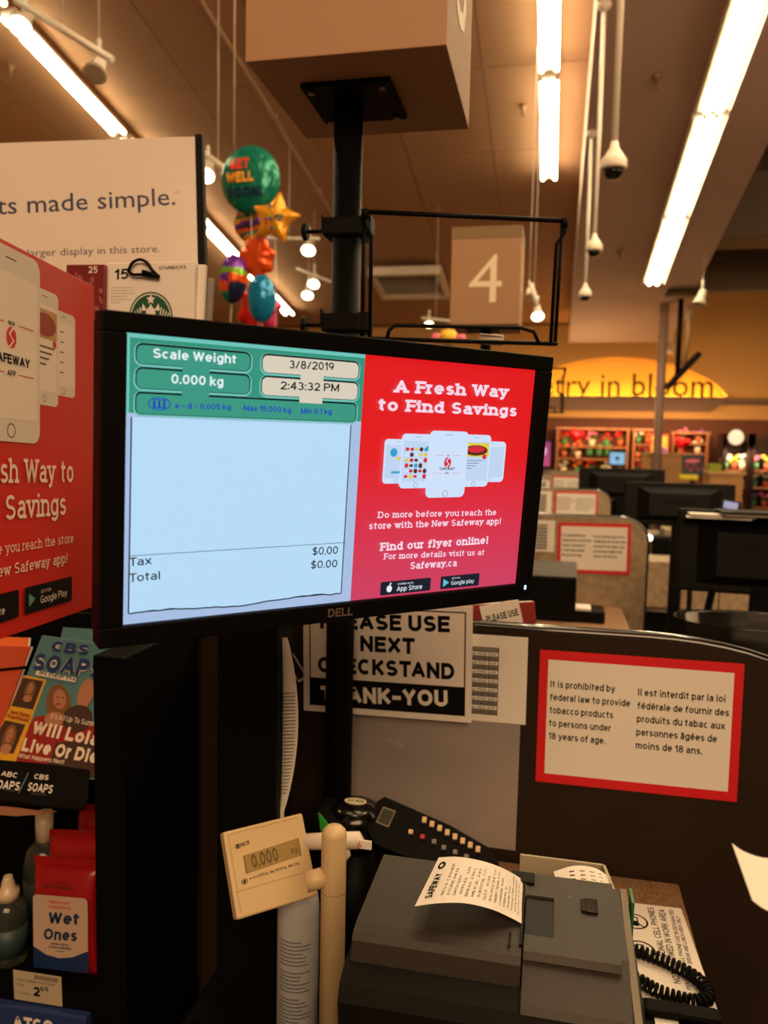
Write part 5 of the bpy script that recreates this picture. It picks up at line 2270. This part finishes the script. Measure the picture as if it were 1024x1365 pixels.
# paper at the right edge, sticking out of a holder outside the picture
rp_ = thing('curled_paper', 'blank cream paper corner curling in at the right picture edge', 'paper', (0, 0, 0))
b = MB()
arr = [((976, 1124), (1003, 1200)), ((994, 1136), (1020, 1212)), ((1024, 1144), (1050, 1222)), ((1070, 1140), (1090, 1215))]
A_ = smoothpath([onY(*p_[0], .62 + .0 * i) for i, p_ in enumerate(arr)], 4)
B_ = smoothpath([onY(*p_[1], .58) for i, p_ in enumerate(arr)], 4)
for i in range(len(A_) - 1):
    b.face([A_[i], B_[i], B_[i + 1], A_[i + 1]], PAPER, True)
b.build('sheet', rp_)
q = onY(1095, 1180, .6)
hh = thing('coupon_printer', 'dark coupon printer just outside the right picture edge', 'printer', (q.x + .06, .62, 0))
b = MB()
b.box((0, 0, q.z / 2), (.12, .12, q.z + .02), BLACK, .006)
b.build('body', hh)
b = MB()
b.box((-.02, 0, q.z + .015), (.06, .1, .01), GREYP)
b.build('paper_slot', hh)
# ================================================================ LEFT: POSTER, GIFT CARDS, RACK
MPz = pose((-.6893, .9889, 1.5877), 96.2, -.3, 2.4)
pw, ph = .56, .5
# right edge of the poster sits at local x = +.125
po_ = thing('red_poster', 'tall red cardboard poster advertising the store app at the left edge', 'poster', MPz)
b = MB()
b.box((.125 - pw / 2, .003, 0), (pw, .006, ph), POST, .0008)
b.build('board', po_)
b = MB()
b.box((.125 - pw / 2, .02, -ph / 2 - .6), (.03, .02, 1.7), BLK2)
b.box((.125 - pw / 2, .02, -ph / 2 - 1.42 + .1), (.3, .25, .02), BLK2)
b.build('stand', po_)
P = Print(MPz, 0)
WP = mat('poster_cream', (236, 224, 212), .5)
WPH = mat('poster_phone', (222, 214, 204), .4)
LN = mat('poster_grey', (90, 86, 84), .5)
x_c = .125 - pw / 2


def zc2(px_, py_):
    return P.loc(px_, py_)


# small phones behind, then the big one
for (xl_, xr_, yt, yb, lay) in ((68, 100, 416, 528, 0), (40, 77, 386, 540, 0), (-60, 52, 338, 590, 0)):
    a_ = zc2((max(xl_, 5) + xr_) / 2, (yt + yb) / 2)
    xr2 = zc2(xr_, (yt + yb) / 2).x
    if xl_ < 0:
        xl2 = xr2 - .136
    else:
        xl2 = zc2(xl_, (yt + yb) / 2).x
    xmid = (max(xl_, 5) + xr_) / 2
    zt_, zb_ = zc2(xmid, yt).y, zc2(xmid, yb).y
    stroke_phone(P, xl2, zb_, xr2, zt_, WPH, WP, LN)
    P.up()
    W_, H_ = xr2 - xl2, zt_ - zb_
    if xl_ == 40:
        P.rect(xl2 + W_ * .06, zb_ + H_ * .58, xr2 - W_ * .06, zb_ + H_ * .83, mat('food_tan', (190, 150, 90), .5))
        P.up()
        P.ell(xl2 + W_ * .5, zb_ + H_ * .7, W_ * .4, H_ * .1, mat('food_red', (150, 45, 30), .5))
        P.ell(xl2 + W_ * .85, zb_ + H_ * .55, W_ * .07, W_ * .07, REDI)
        for k in range(4):
            P.rect(xl2 + W_ * .3, zb_ + H_ * (.5 - .05 * k), xl2 + W_ * (.85 - .1 * k), zb_ + H_ * (.515 - .05 * k), LN)
    if xl_ == 68:
        for k in range(5):
            P.rect(xl2 + W_ * .35, zb_ + H_ * (.75 - .12 * k), xl2 + W_ * .5, zb_ + H_ * (.765 - .12 * k), LN)
    if xl_ < 0:
        cxx = (xl2 + xr2) / 2
        P.up()
        s_logo(P, cxx, zc2(8, 448).y, W_ * .1, REDI, WP)
        P.up()
        P.text('SAFEWAY', (cxx - W_ * .31, zc2(8, 484).y), (cxx + W_ * .31, zc2(8, 484).y), H_ * .05, mat('navy_ink', (30, 32, 50), .5), bold=.04)
        P.tw('NEW', cxx, zc2(8, 432).y, H_ * .022, INK, bold=.02)
        P.tw('APP', cxx, zc2(8, 500).y, H_ * .03, INK, bold=.02)
        for zq in (zc2(8, 430).y, zc2(8, 497).y):
            P.rect(cxx + W_ * .12, zq, cxx + W_ * .38, zq + .001, REDI)
            P.rect(cxx - W_ * .38, zq, cxx - W_ * .12, zq + .001, REDI)
    P.up()
# text lines, centred on the poster, fixed by their right ends
for sv, xr_, ye, full, h_, bo in (('A Fresh Way to', 96, 643, .285, .032, .015), ('Find Savings', 86, 686, .25, .032, .015),
                                  ('Do more before you reach the store', 96, 723, .32, .0135, .0), ('with the New Safeway app!', 88, 750, .28, .0145, .01)):
    e_ = zc2(xr_, ye)
    P.text(sv, (e_.x - full, e_.y), (e_.x, e_.y), h_, WP, bold=bo, serif=True)
q0_, q1_ = zc2(31, 794), zc2(94, 786)
za, zb2 = zc2(62, 810).y, zc2(62, 776).y
gb = mat('store_badge_black', (20, 19, 22), .5)
P.rr(q0_.x, za, q1_.x, zb2, .003, gb)
P.rr(q0_.x - .145, za, q0_.x - .014, zb2, .003, gb)
P.up()
W_ = q1_.x - q0_.x
zm = (za + zb2) / 2
P.poly([(q0_.x + W_ * .08, zm - .009), (q0_.x + W_ * .08, zm + .009), (q0_.x + W_ * .2, zm)], mat('play_teal', (80, 160, 130), .5))
P.poly([(q0_.x + W_ * .08, zm - .009), (q0_.x + W_ * .2, zm), (q0_.x + W_ * .16, zm - .004)], REDI)
P.tw('GET IT ON', q0_.x + W_ * .32, zm + .005, .0045, WP, al='l', maxw=W_ * .35)
P.tw('Google Play', q0_.x + W_ * .31, zm - .009, .0105, WP, al='l', maxw=W_ * .64)
P.tw('Download on the', q0_.x - .105, zm + .005, .0045, WP, al='l', maxw=.08)
P.tw('App Store', q0_.x - .107, zm - .009, .0105, WP, al='l', maxw=.088)
P.build('lettering', po_)

# header display
MH = pose((-1.0325, 1.5807, 2.0497), 12.2, -8.6, -3.3)
hd_ = thing('display_header', 'large white header board reading made simple above the gift cards', 'sign', MH)
hw_, hh_ = .53, .4
b = MB()
b.box((-.14, .004, -.0), (hw_ + .28, .008, hh_), mat('gloss_white_board', (222, 210, 200), .16, clear=1), .001)
b.build('board', hd_)
b = MB()
b.box((hw_ / 2 + .004, .012, -.005), (.016, .03, hh_ + .018), BLK2, .002)
b.build('edge_frame', hd_)
P = Print(MH, 0)
NV = mat('header_blue', (30, 40, 84), .5)
P.text("gifts made simple.", (-38, 288), (234, 273), 0.040, NV, px='m', bold=.004, font='hum')
P.text('™', (233, 258), (240, 257), .006, NV, px='m')
P.text('larger display in this store.', (37, 342), (213, 336), .0165, NV, px='m', font='hum')
P.build('lettering', hd_)
# the fixture behind that carries header and cards
fx = thing('gift_card_stand', 'dark metal stand carrying the gift cards behind the red poster', 'display stand', (-1.17, 1.82, 0))
b = MB()
b.box((.0, .07, .88), (.56, .03, 1.76), BLK2)
b.build('back_panel', fx)
for s_ in (-1, 1):
    b = MB()
    b.box((s_ * .26, .0, 1.05), (.025, .05, 1.9), BLK2)
    b.build('upright', fx)
b = MB()
b.box((0, 0, .05), (.66, .4, .1), BLK2)
b.build('foot', fx)


def gift(px4, Y, m, label, name='gift_card', d=.01):
    M_, w1_, h1_ = rectY(px4, Y)
    t = thing(name, label, 'gift card', M_, 'gift cards')
    b = MB()
    b.box((0, d / 2, 0), (w1_, d, h1_), m, .0015)
    b.build('card', t)
    b = MB()
    b.tube([(0, d, -h1_ * .1), (0, 1.87 - Y, -h1_ * .1)], .003, BLK2, 6)
    b.build('peg', t)
    return t, M_, w1_, h1_


t, M_, w1_, h1_ = gift([(144, 349), (258, 350), (258, 560), (142, 560)], 1.36, CARD, 'white coffee gift pack marked 15 with a green logo above the monitor', d=.02)
P = Print(M_, 0)
hand = mat('marker_black', (18, 16, 16), .5)
P.text('15', (152, 373), (171, 372), 14, hand, px=True, bold=.03, slant=.1)
P.text('STARBUCKS', (212, 360), (248, 358), 4.5, INK, px=True, bold=.03)
for k in range(6):
    P.text('gift and treat selection for you', (148, 384 + k * 4), (148 + (30, 28, 31, 22, 26, 12)[k], 384 + k * 4), 1.6, LN, px=True)
gn = mat('logo_green', (20, 84, 54), .5)
c_ = P.loc(201, 421)
rx = (P.loc(230, 421) - c_).length
P.ell(c_.x, c_.y, rx, rx, gn, n=32)
P.up()
P.ell(c_.x, c_.y, rx * .93, rx * .93, CARD, hole=.95, n=32)
sta = []
for i in range(10):
    a = R(90 + 36 * i)
    r_ = rx * (.22 if i % 2 == 0 else .1)
    sta.append((c_.x + r_ * math.cos(a), c_.y + rx * .68 + r_ * math.sin(a)))
P.poly(sta, CARD)
for s_ in (-1, 0, 1):
    P.poly([(c_.x + s_ * rx * .3 - rx * .13, c_.y + rx * .22), (c_.x + s_ * rx * .3 + rx * .13, c_.y + rx * .22), (c_.x + s_ * rx * .36, c_.y + rx * .52)], CARD)
for s_ in (-1, 1):
    for k in range(4):
        P.line((c_.x + s_ * rx * (.4 + .1 * k), c_.y - rx * .2), (c_.x + s_ * rx * (.5 + .11 * k), c_.y + rx * (.35 - .08 * k)), rx * .05, CARD)
P.ell(c_.x, c_.y + rx * .1, rx * .22, rx * .28, CARD)
P.build('lettering', t)
# looped hook tag on it
b = MB()
yq = 1.352
lp = [onY(*c, yq) for c in ((171, 362), (176, 351), (186, 346), (196, 350), (203, 360), (210, 368), (200, 368), (188, 366), (178, 366))]
b.tube(smoothpath(lp + [lp[0]], 5)[:-1], .0028, BLK2, 8, closed=True)
b.tube([onY(190, 362, yq), onY(212, 369, yq)], .004, BLK2, 8)
b.tube([onY(205, 366, yq), onY(205, 366, 1.362)], .003, BLK2, 8)
hk = tag(b.build('display_hook'), 'black looped wire hook over the coffee gift pack', 'hook')
t, _, _, _ = gift([(261, 352), (270, 353), (268, 560), (258, 560)], 1.372, CARD, 'white gift card edge right of the coffee gift pack')
t, _, _, _ = gift([(272, 370), (279, 371), (278, 560), (270, 560)], 1.39, mat('grey_card', (130, 122, 118), .5), 'thin grey gift card at the right end of the row')
t, M_, w1_, h1_ = gift([(88, 352), (141, 353), (137, 516), (88, 516)], 1.345, mat('wine_card', (120, 30, 36), .45), 'dark red paisley gift card marked 25 beside the red poster')
P = Print(M_, 0)
P.text('25', (118, 364), (130, 364), 9, CARD, px=True, bold=.02)
rn = random.Random(8)
pk = mat('paisley_rose', (176, 110, 96), .5)
for k in range(46):
    x_ = rn.uniform(-.45, .45) * w1_
    z_ = rn.uniform(-.47, .42) * h1_
    r_ = rn.uniform(.003, .007)
    P.ell(x_, z_, r_, r_ * .6, pk, n=12, a=rn.uniform(0, 3), hole=.7)
    P.ell(x_, z_, r_ * .4, r_ * .25, pk, n=8, a=rn.uniform(0, 3))
P.build('pattern', t)
t, M_, _, _ = gift([(112, 520), (136, 522), (132, 620), (112, 620)], 1.345, mat('tan_card', (170, 140, 110), .5), 'tan gift card below the red paisley one')
t, M_, _, _ = gift([(112, 616), (134, 618), (132, 730), (112, 730)], 1.35, mat('rose_card', (150, 112, 100), .5), 'dull rose gift card, lowest between the poster and the monitor')

# magazine rack
RY = 1.2
rk_ = thing('magazine_rack', 'black magazine and impulse rack under the red poster', 'rack', (0, 0, 0))
xr0 = onY(125, 1100, 1.15).x
b = MB()
b.box((xr0 + .03, 1.285, .62), (.058, .27, 1.24), BLK2, .003)
b.build('side_panel', rk_)
b = MB()
b.box((xr0 - .33, 1.43, .62), (.7, .015, 1.24), BLK2)
b.build('back_panel', rk_)
shz = onY(60, 1298, RY - .01).z
b = MB()
b.box((xr0 - .33, RY + .1, shz - .008), (.66, .26, .012), BLK2)
b.box((xr0 - .33, RY - .032, shz - .03), (.66, .006, .055), BLK2)
b.build('shelf', rk_)
b = MB()
b.box((xr0 - .33, RY + .1, .3), (.66, .26, .02), BLK2)
b.box((xr0 - .33, RY + .1, .01), (.66, .26, .02), BLK2)
b.build('shelf', rk_)
MG = pose(onY(60, 1040, RY), 0, -28, 0)
P0 = Print(MG, 0)
# pocket lip
lp_ = [P0.loc(*c) for c in ((-60, 1008), (60, 1018), (118, 1026), (118, 1062), (110, 1078), (60, 1074), (-60, 1062))]
b = MB()
b.prism([tuple(c) for c in lp_], 0, .004, GLOSSB)
o = b.build('pocket', rk_)
o.matrix_local = MG
P = Print(MG, 0)
P.text('ABC', (1, 1034), (22, 1037), 6.5, CARD, px=True, bold=.03)
P.text('SOAPS', (-12, 1050), (25, 1054), 11, CARD, px=True, bold=.03)
P.text('CBS', (45, 1038), (64, 1040), 6.5, CARD, px=True, bold=.03)
P.text('SOAPS', (36, 1054), (69, 1058), 11, CARD, px=True, bold=.03)
P.text('IN DEPTH', (42, 1059), (61, 1061), 2.5, LN, px=True, bold=.0)
P.text('IN DEPTH', (0, 1052), (18, 1056), 2.5, LN, px=True, bold=.0)
P.line((25, 1057), (38, 1030), .002, mat('slash_blue', (90, 130, 160), .5), px=True)
o = P.build('lettering', rk_)
o.matrix_local = MG
b = MB()
pk_ = [P0.loc(*c) for c in ((118, 1062), (110, 1078), (60, 1074), (-60, 1062))]
b.tube([(c.x, -.002, c.y) for c in pk_], .003, BLK2, 8)
o = b.build('wire', rk_)
o.matrix_local = MG
b = MB()
bp = [P0.loc(*c) for c in ((-20, 892), (40, 886), (52, 870))]
b.tube([(c.x, .016, c.y) for c in bp], .003, BLK2, 8)
o = b.build('wire', rk_)
o.matrix_local = MG


def magazine(px4, dy, m, label, name='magazine'):
    M_ = MG @ Matrix.Translation((0, dy, 0))
    t = thing(name, label, 'magazine', M_, 'magazines in the rack')
    P = Print(M_, 0)
    q = [P.loc(*c) for c in px4]
    b = MB()
    b.prism([tuple(c) for c in q], 0, .004, m)
    b.build('cover', t)
    b = MB()
    b.prism([tuple(c + Vector((.0015, .001))) for c in q], .0042, .008, PAPER)
    b.build('pages', t)
    return t, P


MAGB = mat('magazine_teal', (84, 128, 136), .35)
magazine([(84, 836), (150, 840), (150, 1040), (40, 1035)], .03, MAGB, 'blue magazine peeping above at the back of the soap magazines')
t, P = magazine([(56, 847), (150, 860), (150, 1042), (-12, 1024)], .008, MAGB, 'soap opera magazine with blue masthead in the black rack pocket')
MR = mat('mag_red', (150, 34, 30), .4)
MY_ = mat('mag_yellow', (220, 165, 40), .4)
SK_ = mat('mag_skin', (176, 120, 90), .5)
HR = mat('mag_hair', (126, 80, 44), .5)
MBK = mat('mag_brown', (66, 40, 32), .5)
MNV = mat('mag_navy', (28, 58, 110), .4)
MW = mat('mag_white', (232, 216, 196), .45)
P.poly([(47, 955), (90, 950), (150, 975), (150, 1040), (5, 1020)], MR, px=True)
P.poly([(75, 990), (150, 985), (150, 1040), (60, 1030)], MBK, px=True)
P.poly([(32, 900), (62, 906), (20, 1018), (-8, 1014), (-8, 990)], MY_, px=True)
P.up()
P.poly([(31, 903), (58, 908), (44, 946), (15, 941)], MBK, px=True)
P.poly([(7, 960), (34, 966), (18, 1005), (-8, 1000), (-8, 985)], MBK, px=True)
P.up()


def facepx(cx, cy, rx_, rz_, tilt=0):
    c0_ = P.loc(cx, cy)
    k_ = (P.loc(cx + 10, cy) - c0_).length / 10
    P.ell(c0_.x, c0_.y - rz_ * k_ * .5, rx_ * 1.75 * k_, rz_ * 2.1 * k_, HR, a=tilt)
    P.up()
    P.ell(c0_.x, c0_.y - rz_ * k_ * 2.0, rx_ * 1.5 * k_, rz_ * .7 * k_, SK_)
    P.up()
    P.ell(c0_.x, c0_.y, rx_ * k_ * .9, rz_ * k_ * 1.05, SK_, a=tilt)
    P.up()
    for s_ in (-1, 1):
        P.ell(c0_.x + s_ * rx_ * .4 * k_, c0_.y + rz_ * .2 * k_, rx_ * .18 * k_, rz_ * .08 * k_, MBK, n=8)
    P.ell(c0_.x, c0_.y - rz_ * .5 * k_, rx_ * .35 * k_, rz_ * .1 * k_, MR, n=8)
    P.up()


facepx(80, 932, 9, 12, .5)
facepx(41, 918, 4, 6)
facepx(14, 980, 5, 8)
c0 = P.loc(115, 925)
P.ell(c0.x, c0.y, .016, .028, SK_)
P.ell(c0.x - .004, c0.y - .045, .03, .024, MBK)
P.up()
for dx_, m_, bo in ((0, MW, .13), (0, MNV, .08)):
    P.text('CBS', (68, 868), (117, 874), 13, m_, px=True, bold=bo, slant=0)
    P.text('SOAPS', (43, 893), (134, 905), 22, m_, px=True, bold=bo * .8, slant=0)
    P.up()
P.poly([(50, 894), (103, 904), (101, 910), (48, 900)], MW, px=True)
P.up()
P.text('IN DEPTH', (53, 899), (100, 908), 4, MNV, px=True, bold=.03)
P.text("It's All Up To Summer", (68, 958), (134, 970), 7, MW, px=True, bold=.01)
P.text('Will Lola', (42, 978), (130, 995), 17, MW, px=True, bold=.06)
P.text('Live Or Die?', (29, 1001), (140, 1020), 17, MW, px=True, bold=.06)
P.text('What Happens Next', (25, 1010), (86, 1019), 6, MW, px=True, bold=.02)
P.text('Save Sharon', (14, 951), (40, 957), 5, MR, px=True, bold=.04)
P.text('From Prison!', (10, 957), (38, 963), 5, MR, px=True, bold=.04)
P.build('lettering', t)
ORM = mat('orange_paper', (235, 110, 50), .6)
magazine([(-20, 848), (37, 850), (33, 880), (-20, 1000), (-80, 1000)], .022, ORM, 'orange magazine sticking up left of the soap magazine', )
magazine([(-20, 860), (40, 862), (14, 935), (-8, 1000), (-80, 1000)], .016, mat('dark_orange_paper', (190, 70, 35), .6), 'darker orange booklet in front of the orange magazine')
# curved glossy leaflet under the pocket
b = MB()
arr = [onY(-30, 1072, RY - .02), onY(20, 1076, RY - .01), onY(50, 1080, RY + .0), onY(76, 1081, RY + .02)]
arr2 = [onY(-30, 1084, RY - .02), onY(20, 1088, RY - .01), onY(50, 1086, RY + .0), onY(76, 1082, RY + .02)]
for i in range(3):
    b.face([arr[i], arr2[i], arr2[i + 1], arr[i + 1]], mat('leaflet_brown', (170, 120, 90), .3), True)
tag(b.build('leaflet'), 'thin glossy leaflet edge under the magazine pocket', 'leaflet')


# wet wipes
def wipes(px4, Y, label, full=True):
    M_, w1_, h1_ = rectY(px4, Y)
    M_ = M_ @ Matrix.Rotation(R(-6), 4, 'X')
    t = thing('wipes_pack', label, 'wipes pack', M_, 'red wipes packs')
    rm = mat('wipes_red', (150, 18, 24), .28)
    b = MB()
    n = 14
    k = b.mi(rm)
    rows_ = []
    for i in range(n + 1):
        v = i / n
        z = -h1_ / 2 + h1_ * v
        th = .02 * math.sin(math.pi * min(1, v * 1.02)) ** .5 + .0015
        wv = w1_ * (1 - .05 * math.sin(math.pi * v))
        ring = []
        for j in range(12):
            a = 2 * math.pi * j / 12
            cx = math.copysign(abs(math.cos(a)) ** .5, math.cos(a)) * wv / 2
            cy = math.copysign(abs(math.sin(a)) ** .6, math.sin(a)) * th
            ring.append(b.bm.verts.new((cx, cy + .02, z)))
        rows_.append(ring)
    for A__, B__ in zip(rows_, rows_[1:]):
        for j in range(12):
            f = b.bm.faces.new((A__[j], A__[(j + 1) % 12], B__[(j + 1) % 12], B__[j]))
            f.smooth = True
    b.bm.faces.new(rows_[0])
    b.bm.faces.new(rows_[-1])
    bmesh.ops.recalc_face_normals(b.bm, faces=list(b.bm.faces))
    b.build('pouch', t)
    b = MB()
    b.box((0, .02, h1_ / 2 + .006), (w1_ * 1.0, .002, .014), rm)
    b.build('seal', t)
    P = Print(M_, -.0035, .0003)
    P.rr(-w1_ * .40, -h1_ * .40, w1_ * .44, h1_ * .26, .008, mat('wipes_label', (186, 160, 142), .4))
    P.up()
    bl_ = mat('wipes_blue', (22, 44, 92), .4)
    P.poly([(-w1_ * .40, -h1_ * .42), (w1_ * .44, -h1_ * .42), (w1_ * .44, -h1_ * .22), (w1_ * .2, -h1_ * .29), (0, -h1_ * .31), (-w1_ * .2, -h1_ * .29), (-w1_ * .40, -h1_ * .22)], bl_)
    P.up()
    if full:
        P.tw('FRESH SCENT', .002, h1_ * .19, .0048, REDI, maxw=w1_ * .42, bold=.03)
        P.tw('PARFUM FRAIS', .002, h1_ * .145, .0048, REDI, maxw=w1_ * .42, bold=.03)
        nk = mat('wipes_navy', (24, 50, 76), .4)
        P.text('Wet', (-w1_ * .17, h1_ * .0), (w1_ * .30, h1_ * .012), .021, nk, bold=.05, slant=.15)
        P.text('Ones', (-w1_ * .24, -h1_ * .15), (w1_ * .27, -h1_ * .14), .020, nk, bold=.05, slant=.15)
        P.tw('ANTIBACTERIAL', .002, -h1_ * .19, .0034, nk, maxw=w1_ * .42, bold=.04)
        P.tw('ANTIBACTERIENNES', .002, -h1_ * .222, .0034, nk, maxw=w1_ * .54, bold=.04)
        P.tw('HAND WIPES', .002, -h1_ * .25, .0022, nk, bold=.02)
        P.tw('MOIST LOCK SEAL', 0, h1_ * .33, .0045, MBK, maxw=w1_ * .55, bold=.04)
        P.tw('RESEALABLE', 0, h1_ * .375, .003, MBK, maxw=w1_ * .4, bold=.02)
    P.build('lettering', t)


wipes([(37, 1160), (124, 1166), (124, 1303), (38, 1293)], RY + .0, 'front red wet wipes pack with white label on the rack shelf')
wipes([(58, 1122), (140, 1126), (140, 1235), (60, 1230)], RY + .085, 'red wipes pack standing directly behind the front one', False)
wipes([(98, 1086), (160, 1090), (160, 1170), (98, 1166)], RY + .16, 'rearmost red wipes pack, only its corner visible', False)


def pump(px_, py_, Y, r_, zt_px, label, capm, pumpy):
    p_ = onY(px_, py_, Y)
    top = onY(px_, zt_px, Y).z
    z0_ = shz
    H__ = top - z0_
    t = thing('lotion_bottle', label, 'bottle', (p_.x, Y, z0_), 'clear bottles on the rack shelf')
    b = MB()
    b.lathe([(r_ * .95, 0), (r_, .006), (r_, H__ * .55), (r_ * .85, H__ * .68), (r_ * .4, H__ * .76)], mat('clear_gel_bottle', (105, 112, 104), .1, trans=.8), 24)
    b.build('body', t)
    b = MB()
    if pumpy:
        b.lathe([(r_ * .62, H__ * .74), (r_ * .6, H__ * .84), (r_ * .38, H__ * .87), (r_ * .36, H__ * .93), (r_ * .26, H__ * .98), (r_ * .24, H__)], capm, 20)
    else:
        b.lathe([(r_ * .42, H__ * .76), (r_ * .42, H__), (r_ * .3, H__)], capm, 20)
    b.build('cap', t)
    b = MB()
    b.lathe([(r_ + .0005, H__ * .12), (r_ + .0005, H__ * .45)], mat('bottle_label', (44, 66, 68), .5), 24)
    b.build('label', t)


pump(12, 1230, RY + .01, .032, 1168, 'clear hand gel bottle with beige pump left of the front wipes pack', mat('cap_beige', (210, 190, 160), .3), True)
pump(60, 1140, RY + .12, .040, 1083, 'clear bottle with white cap behind the red wipes packs', mat('cap_beige', (210, 190, 160)), False)
# price tag and blue strip
M_, w1_, h1_ = rectY([(20, 1293), (84, 1303), (81, 1341), (17, 1331)], RY - .037)
t = thing('price_tag', 'white shelf price tag reading 2.69 under the wipes', 'price tag', M_)
sheet(t, w1_, h1_, mat('tag_paper', (180, 168, 142), .5), .001)
P = Print(M_, -.0005)
P.tw('2', -w1_ * .02, -h1_ * .28, h1_ * .32, INK, bold=.05)
P.tw('69', w1_ * .14, -h1_ * .08, h1_ * .18, INK, bold=.03)
P.tw('Wipes Antibacterial Travel', -w1_ * .42, h1_ * .16, h1_ * .09, INK, al='l', maxw=w1_ * .82)
P.tw('20 ea', -w1_ * .42, h1_ * .0, h1_ * .08, INK, al='l')
P.tw('0.13 /EACH', -w1_ * .42, -h1_ * .28, h1_ * .07, INK, al='l')
for k in range(22):
    P.rect(-w1_ * .05 + k * w1_ * .022, h1_ * .3, -w1_ * .05 + k * w1_ * .022 + w1_ * (.008 + .006 * (k % 3 == 0)), h1_ * .44, INK)
P.build('lettering', t)
M_, w1_, h1_ = rectY([(-60, 1330), (116, 1358), (116, 1420), (-60, 1392)], RY - .05)
t = thing('blue_box', 'dark blue retail box with white lettering at the bottom left corner', 'box', M_)
b = MB()
b.box((0, .04, 0), (w1_, .08, h1_), mat('dark_blue_card', (36, 56, 110), .4), .003)
b.build('carton', t)
P = Print(M_, 0)
P.text('ATCO', (18, 1370), (72, 1377), 16, CARD, px=True, bold=.06)
P.build('lettering', t)
